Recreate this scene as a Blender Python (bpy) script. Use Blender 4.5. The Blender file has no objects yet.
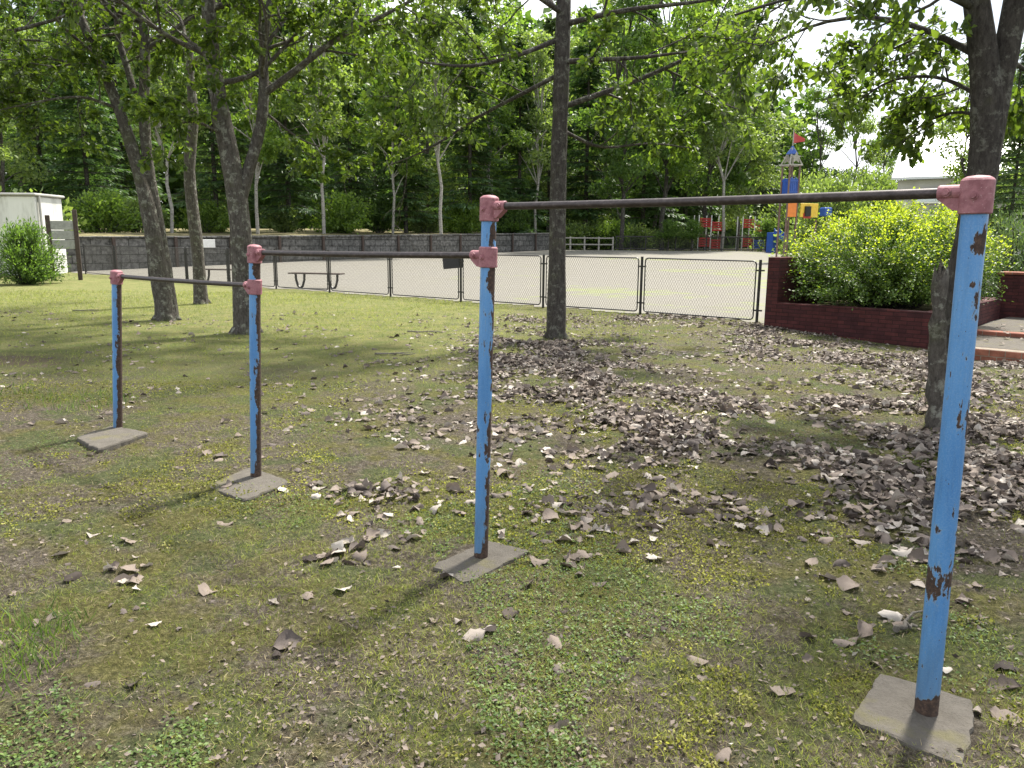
import bpy, math, random
import numpy as np
from mathutils import Vector, Matrix
R = math.radians
scene = bpy.context.scene
COL = scene.collection
rng = np.random.default_rng(7)
random.seed(7)

# ------------------------------------------------------------------ camera
F_PX = 769.0; HC = 1.5
PITCH = math.atan((384-240.5)/F_PX); ROLL = 0.008
cf = np.array([0, math.cos(PITCH), -math.sin(PITCH)])
r0 = np.array([1., 0, 0]); u0 = np.array([0, math.sin(PITCH), math.cos(PITCH)])
cr = r0*math.cos(ROLL)+u0*math.sin(ROLL); cu = u0*math.cos(ROLL)-r0*math.sin(ROLL)
CP = np.array([0, 0, HC])
def ray(px, py): return cf+(px-512)/F_PX*cr-(py-384)/F_PX*cu
def P(px, py, y):
    r = ray(px, py); return CP+r*(y/r[1])
def G(px, py, z=0.0):
    r = ray(px, py); return CP+r*((z-HC)/r[2])
def proj(V):
    D = np.asarray(V)-CP; w = D@cf
    return 512+F_PX*(D@cr)/w, 384-F_PX*(D@cu)/w, w
cam_d = bpy.data.cameras.new('camera'); cam = bpy.data.objects.new('camera', cam_d); COL.objects.link(cam)
cam_d.sensor_width = 36; cam_d.lens = F_PX/1024*36; cam_d.clip_end = 2000; cam_d.clip_start = .05
M = Matrix.Identity(4)
for i in range(3):
    M[i][0] = cr[i]; M[i][1] = cu[i]; M[i][2] = -cf[i]; M[i][3] = CP[i]
cam.matrix_world = M
scene.camera = cam

# ------------------------------------------------------------------ world and sun
SUN_EL = R(58); SUN_DIR = np.array([0.58, 0.815])           # horizontal direction towards the sun
az = math.atan2(SUN_DIR[0], SUN_DIR[1])                     # clockwise from +Y
w = bpy.data.worlds.new('World'); scene.world = w; w.use_nodes = True
nt = w.node_tree; nt.nodes.clear()
out = nt.nodes.new('ShaderNodeOutputWorld'); bg = nt.nodes.new('ShaderNodeBackground')
sky = nt.nodes.new('ShaderNodeTexSky'); sky.sky_type = 'NISHITA'; sky.sun_disc = False
sky.sun_elevation = SUN_EL; sky.sun_rotation = az; sky.air_density = 1.1; sky.dust_density = 2.5
tc = nt.nodes.new('ShaderNodeTexCoord'); mp = nt.nodes.new('ShaderNodeMapping'); mp.inputs['Scale'].default_value = (1, 1, 2.6)
nz = nt.nodes.new('ShaderNodeTexNoise'); nz.inputs['Scale'].default_value = 2.2; nz.inputs['Detail'].default_value = 7
rp = nt.nodes.new('ShaderNodeValToRGB'); rp.color_ramp.elements[0].position = .36; rp.color_ramp.elements[1].position = .58
mx = nt.nodes.new('ShaderNodeMix'); mx.data_type = 'RGBA'; mx.inputs[7].default_value = (9.5, 9.7, 10, 1)
nt.links.new(tc.outputs['Generated'], mp.inputs[0]); nt.links.new(mp.outputs[0], nz.inputs['Vector'])
nt.links.new(nz.outputs['Fac'], rp.inputs[0]); nt.links.new(rp.outputs[0], mx.inputs[0])
nt.links.new(sky.outputs[0], mx.inputs[6]); nt.links.new(mx.outputs[2], bg.inputs[0])
bg.inputs[1].default_value = .085; nt.links.new(bg.outputs[0], out.inputs[0])
sl = bpy.data.lights.new('sun', 'SUN'); sl.energy = 5.0; sl.angle = R(5.0); sl.color = (1, .95, .86)
so = bpy.data.objects.new('sun', sl); COL.objects.link(so)
sd = Vector((SUN_DIR[0]*math.cos(SUN_EL), SUN_DIR[1]*math.cos(SUN_EL), math.sin(SUN_EL)))
so.rotation_euler = sd.to_track_quat('Z', 'Y').to_euler(); so.location = (20, 15, 30)
vs = scene.view_settings; vs.view_transform = 'Standard'; vs.look = 'None'; vs.gamma = 1; vs.exposure = 1.16

# ------------------------------------------------------------------ material helpers
class N:
    def __init__(s, name):
        s.m = bpy.data.materials.new(name); s.m.use_nodes = True; s.t = s.m.node_tree; s.t.nodes.clear()
        s.o = s.t.nodes.new('ShaderNodeOutputMaterial')
    def n(s, typ, **k):
        x = s.t.nodes.new('ShaderNode'+typ)
        for a, b in k.items():
            if a[0] == 'i' and a[1:].isdigit(): s.put(b, x.inputs[int(a[1:])])
            elif hasattr(x, a): setattr(x, a, b)
            else: s.put(b, x.inputs[a.replace('_', ' ')])
        return x
    def put(s, b, sock):
        if isinstance(b, bpy.types.NodeSocket): s.t.links.new(b, sock)
        else: sock.default_value = b
    def coord(s, kind='Object'): return s.n('TexCoord').outputs[kind]
    def mapv(s, v, sc): return s.n('Mapping', i0=v, i3=sc).outputs[0]
    def noise(s, v, scale, detail=4, rough=.55): return s.n('TexNoise', Vector=v, Scale=scale, Detail=detail, Roughness=rough).outputs['Fac']
    def ramp(s, f, *stops):
        x = s.n('ValToRGB', i0=f); e = x.color_ramp.elements
        while len(e) < len(stops): e.new(.5)
        for el, (p, c) in zip(e, stops):
            el.position = p; el.color = (c, c, c, 1) if isinstance(c, (int, float)) else (*c, 1)
        return x.outputs[0]
    def mix(s, f, a, b, bt='MIX'):
        x = s.n('Mix', data_type='RGBA', blend_type=bt); s.put(f, x.inputs[0])
        for q, c in ((6, a), (7, b)): s.put((*c, 1) if isinstance(c, tuple) and len(c) == 3 else c, x.inputs[q])
        return x.outputs[2]
    def math(s, op, a, b=0.0, clamp=False):
        x = s.n('Math', operation=op, use_clamp=clamp); s.put(a, x.inputs[0]); s.put(b, x.inputs[1]); return x.outputs[0]
    def sep(s, v): return s.n('SeparateXYZ', i0=v).outputs
    def comb(s, x, y, z): return s.n('CombineXYZ', i0=x, i1=y, i2=z).outputs[0]
    def attr(s, name): return s.n('Attribute', attribute_name=name).outputs['Fac']
    def pbr(s, col, rough=.8, bump=None, bd=.01, bs=1., metal=0, spec=.5, **k):
        b = s.n('BsdfPrincipled'); s.put((*col, 1) if isinstance(col, tuple) else col, b.inputs['Base Color'])
        s.put(rough, b.inputs['Roughness']); b.inputs['Metallic'].default_value = metal; b.inputs['Specular IOR Level'].default_value = spec
        if bump is not None:
            bp = s.n('Bump', Height=bump, Distance=bd, Strength=bs); s.t.links.new(bp.outputs[0], b.inputs['Normal'])
        return b.outputs[0]
    def done(s, sh): s.t.links.new(sh, s.o.inputs[0]); return s.m

def leaf_mat(name, c1, c2, trans=.55, tcol=None, rough=.45, spec=.35):
    s = N(name); a = s.attr('rnd'); v = s.coord()
    r = s.n('ObjectInfo').outputs['Random']
    k = s.math('FRACT', s.math('ADD', a, r))
    col = s.ramp(k, (0, c1), (.75, c2), (1, tuple(min(1, x*1.25) for x in c2)))
    n = s.noise(v, .9, 2); col = s.mix(s.ramp(n, (.4, 0), (.65, .45)), col, tuple(x*.7 for x in c1))
    b = s.pbr(col, rough, spec=spec)
    tcm = s.mix(1.0, col, tcol or (1.9, 2.0, .75), 'MULTIPLY')
    t = s.n('BsdfTranslucent', i0=tcm).outputs[0]
    return s.done(s.n('MixShader', i0=trans, i1=b, i2=t).outputs[0])
def bark_mat(name, c1, c2, lichen=.35, birch=False):
    s = N(name); v = s.coord(); vv = s.mapv(v, (6, 6, 2.2)); n = s.noise(vv, 5, 9, .8)
    col = s.ramp(n, (.3, c1), (.7, c2))
    vo = s.n('TexVoronoi', Vector=s.mapv(v, (9, 9, 2.2)), Scale=3.5).outputs['Distance']
    if birch:
        b = s.ramp(s.noise(s.mapv(v, (1.5, 1.5, 9)), 3, 4), (.36, (.05, .045, .04)), (.44, c2)); col = s.mix(.75, col, b)
    l = s.ramp(s.noise(v, 9, 8, .75), (.53, 0), (.6, lichen)); col = s.mix(l, col, (.36, .37, .31))
    l2 = s.ramp(s.noise(v, 2.3, 5, .6), (.55, 0), (.68, .4)); col = s.mix(l2, col, (.10, .11, .05))
    h = s.math('ADD', n, s.math('MULTIPLY', vo, .7))
    return s.done(s.pbr(col, .95, h, .03, .9, spec=.15))

MAT = {}
def simple(name, c, rough=.7, var=.35, sc=8, bd=.004, metal=0, spec=.4):
    s = N(name); v = s.coord(); n = s.noise(v, sc, 6, .65)
    col = s.mix(s.ramp(n, (.35, 0), (.7, 1)), tuple(x*(1-var) for x in c), tuple(min(1, x*(1+var*.6)) for x in c))
    MAT[name] = s.done(s.pbr(col, rough, n, bd, .7, metal=metal, spec=spec)); return MAT[name]

# ground
def ground_mat():
    s = N('mossy_ground'); v = s.coord(); X, Y, Z = s.sep(v)
    n1 = s.noise(v, .9, 6, .6); n2 = s.noise(v, 3.2, 5, .6); n3 = s.noise(v, 38, 7, .82); n4 = s.noise(v, 170, 3, .7)
    soil = s.ramp(n3, (.3, (.025, .02, .015)), (.5, (.125, .104, .078)), (.7, (.38, .335, .27)))
    moss = s.ramp(n3, (.28, (.035, .036, .012)), (.5, (.135, .13, .036)), (.72, (.36, .33, .12)))
    grass = s.ramp(n3, (.28, (.025, .034, .014)), (.5, (.095, .115, .042)), (.72, (.27, .29, .13)))
    mm = s.ramp(s.math('ADD', s.math('MULTIPLY', n1, .5), s.math('ADD', s.math('MULTIPLY', n2, .35), s.math('MULTIPLY', s.noise(v, 11, 4, .6), .15))), (.47, 0), (.55, 1))
    col = s.mix(s.math('MULTIPLY', mm, .85), soil, moss)
    gm = s.ramp(s.noise(s.mapv(v, (1, 1, 1)), 1.7, 6, .62), (.50, 0), (.58, .85))
    col = s.mix(gm, col, grass)
    # lawn on the far left and far away
    lw = s.math('MULTIPLY', s.ramp(s.math('MULTIPLY', s.math('ADD', Y, s.math('MULTIPLY', n1, 3.0)), .05), (.42, 0), (.60, 1)),
                s.ramp(s.math('ADD', s.math('MULTIPLY', X, -.05), s.math('ADD', .42, s.math('MULTIPLY', n2, .2))), (.42, .15), (.6, 1)))
    lawn = s.mix(s.ramp(n2, (.35, 0), (.65, 1)), s.mix(n3, (.11, .145, .04), (.235, .265, .09)), s.mix(n3, (.19, .185, .07), (.35, .33, .14)))
    col = s.mix(lw, col, lawn)
    dx = s.math('SUBTRACT', X, -6.3); dy = s.math('SUBTRACT', Y, 9.3)
    d = s.math('ADD', s.math('MULTIPLY', s.math('MULTIPLY', dx, dx), .35), s.math('MULTIPLY', s.math('MULTIPLY', dy, dy), .8))
    d = s.math('ADD', d, s.math('MULTIPLY', n2, 1.6))
    col = s.mix(s.ramp(d, (.9, .85), (1.0, 0)), col, s.mix(n3, (.10, .072, .05), (.27, .21, .15)))
    col = s.mix(s.ramp(n4, (.3, .55), (.5, 0)), col, (.03, .028, .015))
    h = s.math('ADD', s.math('MULTIPLY', n3, 1.), s.math('MULTIPLY', n4, .5))
    MAT['ground'] = s.done(s.pbr(col, .95, h, .05, 1., spec=.15))
ground_mat()
s = N('sandy_field'); v = s.coord(); n1 = s.noise(v, .12, 6, .6); n2 = s.noise(s.mapv(v, (1, 1, 1)), 1.2, 6, .7); n3 = s.noise(v, 18, 4, .7)
c = s.mix(n3, (.15, .142, .126), (.25, .238, .208)); c = s.mix(s.ramp(s.noise(v, .45, 7, .7), (.4, 0), (.62, .4)), c, (.20, .19, .155))
X, Y, Z = s.sep(v)
g = s.math('ADD', s.math('MULTIPLY', n1, 1.3), s.math('ADD', s.math('MULTIPLY', n2, .7), s.math('ADD', s.math('MULTIPLY', X, .012), s.math('MULTIPLY', Y, -.006))))
c = s.mix(s.ramp(g, (.93, 0), (1.10, .65)), c, s.mix(n3, (.16, .185, .075), (.27, .30, .14)))
c = s.mix(s.ramp(s.noise(s.mapv(v, (.5, 1.6, 1)), 1.1, 9, .8), (.55, 0), (.68, .5)), c, (.13, .125, .095))
MAT['field'] = s.done(s.pbr(c, .95, n3, .02, .8, spec=.1))
s = N('woodland_soil'); v = s.coord(); n = s.noise(v, 3, 7, .7)
MAT['wood_floor'] = s.done(s.pbr(s.ramp(n, (.3, (.05, .06, .02)), (.5, (.17, .15, .08)), (.7, (.33, .27, .17))), .95, n, .1, 1, spec=.1))

# painted pipe
def paint_mat(name, stripe, thr, base_h=.10, spots=()):
    s = N(name); v = s.coord(); X, Y, Z = s.sep(v)
    n = s.noise(s.mapv(v, (1, 1, .42)), 22, 7, .65); big = s.noise(s.mapv(v, (1, 1, .25)), 7, 4, .5); fine = s.noise(v, 240, 3, .6)
    side = s.math('MULTIPLY', X, 29.)
    m = s.math('ADD', s.math('MULTIPLY', n, .85), s.math('MULTIPLY', big, .38))
    m = s.math('ADD', m, s.math('MULTIPLY', s.math('MAXIMUM', side, 0.), stripe))
    foot = s.ramp(s.math('ADD', Z, s.math('MULTIPLY', n, .09)), (base_h*.7, .35), (base_h*1.6, 0))
    m = s.math('ADD', m, foot)
    st = s.noise(s.mapv(v, (1, 1, .05)), 42, 5, .6); gate = s.ramp(s.noise(s.mapv(v, (.2, .2, 1)), 3.2, 3), (.45, 0), (.58, .11)); m = s.math('ADD', m, s.math('MULTIPLY', s.ramp(st, (.53, 0), (.62, 1)), gate))
    fl = s.n('TexVoronoi', Vector=s.mapv(v, (1, 1, .6)), Scale=55., feature='F1').outputs['Distance']
    chip = s.ramp(s.math('ADD', fl, s.math('MULTIPLY', n, .3)), (.20, 1), (.21, 0))
    for zz, aa, rr in spots:
        dz = s.math('MULTIPLY', s.math('SUBTRACT', Z, zz), 1/rr); ang = s.math('MULTIPLY', s.math('SUBTRACT', X, aa), 1.6/rr)
        q = s.math('SQRT', s.math('ADD', s.math('MULTIPLY', dz, dz), s.math('MULTIPLY', ang, ang)))
        m = s.math('ADD', m, s.math('MULTIPLY', s.math('SUBTRACT', 1.0, q, True), .22))
    mask = s.ramp(m, (thr-.006, 0), (thr+.006, 1)); edge = s.ramp(m, (thr-.03, 0), (thr, 1))
    mask = s.math('MAXIMUM', mask, chip)
    blue = s.mix(s.ramp(big, (.35, 0), (.65, 1)), (.062, .21, .48), (.105, .285, .57)); blue = s.mix(s.ramp(fine, (.45, 0), (.72, .35)), blue, (.27, .40, .56)); blue = s.mix(s.ramp(s.noise(s.mapv(v, (1, 1, .12)), 60, 5, .7), (.5, 0), (.75, .4)), blue, (.045, .12, .25))
    blue = s.mix(s.math('MULTIPLY', edge, .55), blue, (.30, .36, .38)); grime = s.ramp(s.math('ADD', Z, s.math('MULTIPLY', s.noise(s.mapv(v, (1, 1, .2)), 30, 5, .7), .5)), (.25, .55), (.62, 0)); blue = s.mix(grime, blue, (.075, .11, .13))
    rust = s.ramp(s.noise(v, 70, 5, .7), (.3, (.02, .015, .013)), (.55, (.06, .037, .028)), (.75, (.14, .09, .062)))
    col = s.mix(mask, blue, rust)
    h = s.math('SUBTRACT', s.math('MULTIPLY', fine, .12), mask)
    rg = s.math('ADD', .38, s.math('MULTIPLY', mask, .5))
    return s.done(s.pbr(col, rg, h, .0012, .9, spec=.45))
s = N('faded_red_paint'); v = s.coord('Object'); n = s.noise(v, 28, 7, .65); f = s.noise(v, 160, 4, .6)
c = s.mix(s.ramp(n, (.38, 0), (.62, 1)), (.22, .085, .10), (.36, .165, .185)); c = s.mix(s.ramp(n, (.57, 0), (.66, .7)), c, (.10, .055, .05))
c = s.mix(s.ramp(f, (.62, 0), (.7, .5)), c, (.62, .45, .45))
MAT['red_paint'] = s.done(s.pbr(c, .6, f, .0008, .6, spec=.35))
s = N('worn_dark_steel'); v = s.coord(); n = s.noise(s.mapv(v, (.3, 1, 1)), 60, 6, .65)
c = s.ramp(n, (.3, (.025, .018, .017)), (.55, (.052, .040, .039)), (.75, (.11, .088, .085)))
MAT['bar'] = s.done(s.pbr(c, .42, n, .0008, .6, metal=.35, spec=.5))
s = N('old_concrete'); v = s.coord(); n = s.noise(v, 12, 8, .7); f = s.noise(v, 120, 4, .7)
c = s.mix(n, (.05, .044, .036), (.165, .15, .13)); c = s.mix(s.ramp(f, (.35, .6), (.5, 0)), c, (.09, .08, .065)); c = s.mix(s.ramp(s.noise(v, 5, 5), (.55, 0), (.66, .5)), c, (.13, .12, .05))
MAT['concrete'] = s.done(s.pbr(c, .95, s.math('ADD', n, s.math('MULTIPLY', f, .5)), .012, .9, spec=.2))
def brick_mat(name, c1, c2, mortar, bw, bh, mort=.012, rough=.85, var=.3, bias=0.):
    s = N(name); v = s.coord(); X, Y, Z = s.sep(v)
    b = s.n('TexBrick', Vector=s.comb(s.math('ADD', X, Y), Z, 0.0), Color1=(*c1, 1), Color2=(*c2, 1), Mortar=(*mortar, 1), Scale=1., Mortar_Size=mort, Brick_Width=bw, Row_Height=bh, Bias=bias)
    n = s.noise(v, 6, 7, .7); col = s.mix(1., b.outputs[0], s.ramp(n, (.25, 1-var*1.6), (.7, 1+var)), 'MULTIPLY')
    return s.done(s.pbr(col, rough, s.math('ADD', b.outputs[1], s.math('MULTIPLY', n, -.4)), -.012, .8, spec=.25))
MAT['brick'] = brick_mat('dark_red_brick', (.085, .025, .024), (.048, .016, .018), (.03, .014, .014), .22, .066, .005)
MAT['brick_red'] = brick_mat('red_brick_paving', (.30, .12, .08), (.20, .075, .05), (.22, .18, .14), .2, .1, .006)  # brighter red brick with pale mortar, on risers and pier cap
MAT['stone'] = brick_mat('weathered_stone_blocks', (.15, .146, .138), (.085, .085, .08), (.045, .045, .04), .8, .36, .02, var=.6)
simple('black_metal', (.02, .018, .018), .45, .4, 30, .001, spec=.5)
simple('dark_wood', (.075, .055, .045), .85, .4, 14)
simple('grey_wood', (.36, .34, .30), .9, .3, 12)
simple('pale_board', (.34, .34, .31), .8, .25, 7)
s = N('stained_white_wall'); v = s.coord(); n = s.noise(s.mapv(v, (1, 1, .22)), 2.6, 7, .7)
MAT['white_wall'] = s.done(s.pbr(s.ramp(n, (.3, (.42, .42, .38)), (.52, (.66, .66, .62)), (.8, (.74, .74, .71))), .85, n, .005, .5, spec=.2))
simple('roof_metal', (.55, .57, .60), .35, .06, 2, .001, spec=.5)
simple('grey_wall', (.40, .39, .37), .85, .15, 2)
simple('void_shade', (.02, .022, .02), .4, .2, 4)
simple('glass_pale', (.55, .60, .62), .15, .1, 1)
simple('white_paint', (.72, .72, .69), .55, .12, 10)
simple('play_blue', (.03, .09, .36), .4, .15, 6)
simple('play_red', (.42, .045, .04), .4, .15, 6)
simple('play_orange', (.75, .22, .04), .4, .15, 6)
simple('play_yellow', (.80, .52, .06), .4, .15, 6)
simple('play_post', (.16, .10, .09), .6, .2, 6)
MAT['bark'] = bark_mat('grey_brown_bark', (.022, .018, .016), (.17, .155, .135), .55)
MAT['bark_dark'] = bark_mat('dark_bark', (.018, .015, .014), (.11, .10, .09), .3)
MAT['bark_pale'] = bark_mat('pale_birch_bark', (.13, .12, .105), (.36, .345, .31), .15, True)
MAT['deadwood'] = bark_mat('weathered_deadwood', (.10, .09, .075), (.32, .29, .25), .2)
MAT['leaf_big'] = leaf_mat('broad_leaf', (.034, .064, .016), (.105, .148, .030), .52)
MAT['leaf_bright'] = leaf_mat('spirea_leaf', (.04, .085, .022), (.13, .20, .04), .25)
MAT['leaf_tip'] = leaf_mat('sunlit_new_growth_leaf', (.17, .24, .03), (.38, .42, .05), .45)  # yellow new growth; its colour also paints the shrub's sunlit top
MAT['leaf_dark'] = leaf_mat('dark_leaf', (.05, .095, .028), (.115, .185, .05), .48)
MAT['leaf_mid'] = leaf_mat('mid_leaf', (.075, .135, .035), (.19, .27, .065), .52)
MAT['leaf_grey'] = leaf_mat('grey_green_leaf', (.09, .135, .055), (.20, .26, .095), .45)
MAT['needle'] = leaf_mat('conifer_needle', (.036, .078, .036), (.095, .16, .06), .36)
MAT['needle_pale'] = leaf_mat('pine_needle', (.05, .09, .045), (.11, .16, .07), .25)
MAT['blade'] = leaf_mat('grass_blade', (.08, .115, .03), (.30, .32, .11), .35, spec=.15)
MAT['straw'] = leaf_mat('dry_thatch', (.16, .13, .07), (.36, .30, .18), .2, (1.1, 1.05, .9), spec=.1)
MAT['moss'] = leaf_mat('moss_leaf', (.05, .058, .02), (.32, .31, .10), .32, spec=.1)
MAT['clover'] = leaf_mat('small_weed_leaf', (.05, .095, .026), (.15, .21, .065), .35, spec=.2)
def dry_leaf(name, c1, c2, back):
    s = N(name); v = s.coord(); k = s.math('FRACT', s.math('ADD', s.attr('rnd'), s.n('ObjectInfo').outputs['Random']))
    n = s.noise(v, 60, 4, .6)
    col = s.mix(k, c1, c2); col = s.mix(s.ramp(n, (.4, 0), (.65, .35)), col, tuple(x*.45 for x in c1))
    col = s.mix(s.n('NewGeometry').outputs['Backfacing'], col, s.mix(n, back, tuple(x*1.7 for x in back)))
    b = s.pbr(col, .75, n, .003, .6, spec=.25); t = s.n('BsdfTranslucent', i0=col).outputs[0]
    return s.done(s.n('MixShader', i0=.12, i1=b, i2=t).outputs[0])
MAT['dry_pale'] = dry_leaf('pale_dry_leaf', (.21, .175, .148), (.56, .51, .45), (.15, .122, .102))
MAT['dry_dark'] = dry_leaf('dark_dry_leaf', (.035, .027, .023), (.15, .12, .10), (.085, .07, .062))

# ------------------------------------------------------------------ mesh helpers
def mesh_np(name, V, F, mats, smooth=False, rnd=None, mi=None):
    """V (n,3); F array (m,k) or list of arrays of different k"""
    me = bpy.data.meshes.new(name)
    Fs = F if isinstance(F, list) else [F]
    Fs = [np.asarray(f, dtype=np.int32) for f in Fs if len(f)]
    V = np.asarray(V, dtype=np.float32)
    me.vertices.add(len(V)); me.vertices.foreach_set('co', V.ravel())
    loops = np.concatenate([f.ravel() for f in Fs]); cnt = np.concatenate([np.full(len(f), f.shape[1], np.int32) for f in Fs])
    st = np.concatenate([[0], np.cumsum(cnt)[:-1]]).astype(np.int32)
    me.loops.add(len(loops)); me.loops.foreach_set('vertex_index', loops)
    me.polygons.add(len(cnt)); me.polygons.foreach_set('loop_start', st); me.polygons.foreach_set('loop_total', cnt)
    for m in (mats if isinstance(mats, (list, tuple)) else [mats]): me.materials.append(m)
    if mi is not None: me.polygons.foreach_set('material_index', np.asarray(mi, np.int32))
    if smooth: me.polygons.foreach_set('use_smooth', np.ones(len(cnt), bool))
    me.update(calc_edges=True)
    if rnd is not None:
        a = me.attributes.new('rnd', 'FLOAT', 'POINT'); a.data.foreach_set('value', np.asarray(rnd, np.float32))
    me.validate()
    return me
class MB:
    def __init__(s): s.v = []; s.f = []
    def add(s, V, F):
        o = len(s.v); s.v += [tuple(map(float, p)) for p in V]; s.f += [tuple(int(i)+o for i in f) for f in F]; return s
    def box(s, c, d, rz=0.0, bev=0.0, rx=0.0):
        hx, hy, hz = d[0]/2, d[1]/2, d[2]/2; b = min(bev, hx*.9, hy*.9, hz*.9)
        co, si = math.cos(rz), math.sin(rz)
        if b <= 0:
            L = [(x, y, z) for x in (-hx, hx) for y in (-hy, hy) for z in (-hz, hz)]
            Fc = [(0, 1, 3, 2), (4, 6, 7, 5), (0, 4, 5, 1), (2, 3, 7, 6), (0, 2, 6, 4), (1, 5, 7, 3)]
        else:
            L = []; rings = [(-hz, b), (-hz+b, 0), (hz-b, 0), (hz, b)]
            for z, i in rings:
                X, Y = hx-i, hy-i; q = b*.5 if i == 0 else b*.5
                L += [(-X+q, -Y, z), (X-q, -Y, z), (X, -Y+q, z), (X, Y-q, z), (X-q, Y, z), (-X+q, Y, z), (-X, Y-q, z), (-X, -Y+q, z)]
            Fc = [tuple(range(7, -1, -1)), tuple(range(24, 32))]
            for r in range(3):
                for k in range(8): Fc.append((r*8+k, r*8+(k+1) % 8, (r+1)*8+(k+1) % 8, (r+1)*8+k))
        o = []
        for x, y, z in L:
            y, z = y*math.cos(rx)-z*math.sin(rx), y*math.sin(rx)+z*math.cos(rx)
            o.append((c[0]+x*co-y*si, c[1]+x*si+y*co, c[2]+z))
        return s.add(o, Fc)
    def tube(s, pts, rad, seg=8, caps=True):
        V, Fc = tube_np(pts, rad, seg); o = len(s.v); s.add(V, Fc)
        if caps:
            n = len(pts); s.f.append(tuple(o+i for i in range(seg-1, -1, -1))); s.f.append(tuple(o+(n-1)*seg+i for i in range(seg)))
        return s
    def build(s, name, mat, parent=None, smooth=False, loc=None, rz=0.0):
        me = bpy.data.meshes.new(name); me.from_pydata(s.v, [], s.f); me.materials.append(mat); me.update()
        if smooth:
            for p in me.polygons: p.use_smooth = len(p.vertices) <= 4
        o = bpy.data.objects.new(name, me); COL.objects.link(o)
        if parent is not None: o.parent = parent
        if loc is not None: o.location = loc
        o.rotation_euler.z = rz
        return o
def tube_np(pts, rad, seg=6):
    pts = np.asarray(pts, float); n = len(pts); rad = np.full(n, rad) if np.isscalar(rad) else np.asarray(rad, float)
    T = np.gradient(pts, axis=0); T /= np.linalg.norm(T, axis=1, keepdims=True)+1e-9
    a = np.array([0, 0, 1.]) if abs(T[0][2]) < .9 else np.array([1., 0, 0])
    u = np.cross(T[0], a); u /= np.linalg.norm(u); V = []
    for i in range(n):
        u = u-T[i]*np.dot(u, T[i]); u /= np.linalg.norm(u)+1e-9; v = np.cross(T[i], u)
        for k in range(seg):
            t = 2*math.pi*k/seg; V.append(pts[i]+rad[i]*(math.cos(t)*u+math.sin(t)*v))
    Fc = [(i*seg+k, i*seg+(k+1) % seg, (i+1)*seg+(k+1) % seg, (i+1)*seg+k) for i in range(n-1) for k in range(seg)]
    return np.array(V), np.array(Fc)
def obj(name, me, parent=None, loc=None):
    o = bpy.data.objects.new(name, me); COL.objects.link(o)
    if parent is not None: o.parent = parent
    if loc is not None: o.location = loc
    return o
def tag(o, label=None, cat=None, group=None, kind=None):
    if label: o['label'] = label
    if cat: o['category'] = cat
    if group: o['group'] = group
    if kind: o['kind'] = kind
    return o
def thing(name, loc, label, cat, group=None, rz=0.0, scale=1.0):
    o = bpy.data.objects.new(name, None); COL.objects.link(o); o.location = tuple(map(float, loc)); o.rotation_euler.z = rz
    o.scale = (scale,)*3 if np.isscalar(scale) else scale; o.empty_display_size = .2
    return tag(o, label, cat, group)

# leaves: templates are (length, width, normal)
T_RHOMB = (np.array([[0, 0, 0], [.45, .32, .08], [1, 0, -.05], [.45, -.32, .08]]), np.array([[0, 1, 2], [0, 2, 3]]))
T_BROAD = (np.array([[0, 0, 0], [.3, .17, .05], [.68, .29, .08], [1, 0, -.12], [.68, -.29, .08], [.3, -.17, .05], [.35, 0, 0], [.7, 0, -.02]]),
           [np.array([[0, 1, 6], [0, 6, 5], [2, 3, 7], [3, 4, 7]]), np.array([[1, 2, 7, 6], [6, 7, 4, 5]])])
T_NEEDLE = (np.array([[0, 0, 0], [.4, .16, .03], [1, 0, -.1], [.4, -.16, .03]]), np.array([[0, 1, 2], [0, 2, 3]]))
def scatter(tpl, pos, d, nrm, size, rnd=None):
    TV, TF = tpl; n = len(pos); k = len(TV)
    d = d/(np.linalg.norm(d, axis=1, keepdims=True)+1e-9)
    wv = np.cross(nrm, d); wv /= np.linalg.norm(wv, axis=1, keepdims=True)+1e-9; nn = np.cross(d, wv)
    size = np.broadcast_to(size, (n,))
    V = pos[:, None, :]+size[:, None, None]*(TV[None, :, 0, None]*d[:, None]+TV[None, :, 1, None]*wv[:, None]+TV[None, :, 2, None]*nn[:, None])
    off = (np.arange(n)*k)[:, None, None]
    Fs = [(f[None]+off).reshape(-1, f.shape[1]) for f in (TF if isinstance(TF, list) else [TF])]
    r = np.repeat(rng.random(n) if rnd is None else rnd, k)
    return V.reshape(-1, 3), Fs, r

# ------------------------------------------------------------------ ground
PL_C = np.array([4.62, 14.1])                       # planter front left corner
US = np.array([.675, .738]); UF = np.array([.738, -.675])   # away from camera / along the front
def smooth(a, b, x):
    t = np.clip((x-a)/(b-a), 0, 1); return t*t*(3-2*t)
_ph = np.random.default_rng(3).random((14, 4))
def bump(x, y):
    z = 0*x
    for i in range(14):
        k = 1.2+i*1.1; a = _ph[i, 0]*6.28; z = z+(.9/(1+i*.9))*np.sin(k*(x*math.cos(a)+y*math.sin(a))+_ph[i, 1]*6.28)
    return z
_ph2 = np.random.default_rng(5).random((16, 3))
def humm(x, y):
    z = 0*x
    for i in range(16):
        k = 14+i*4.2; a = _ph2[i, 0]*6.28; z = z+np.sin(k*(x*math.cos(a)+y*math.sin(a))+_ph2[i, 1]*6.28+1.5*np.sin(3*x+i)+1.5*np.sin(3.3*y-i))
    return z/3.
def gz(x, y):
    x = np.asarray(x, float); y = np.asarray(y, float)
    near = 1-smooth(13, 20, y)
    z = (.010*bump(x, y)+.0045*humm(x, y)*(1-smooth(7, 11, y)))*near*(1-smooth(12, 20, np.abs(x)))
    z = z-.17*np.exp(-(((x-6.9)/3.0)**2+((y-11.6)/2.0)**2))
    z = z+.8*np.clip((y-29)/31, 0, 1.0)
    return z-.01
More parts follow.
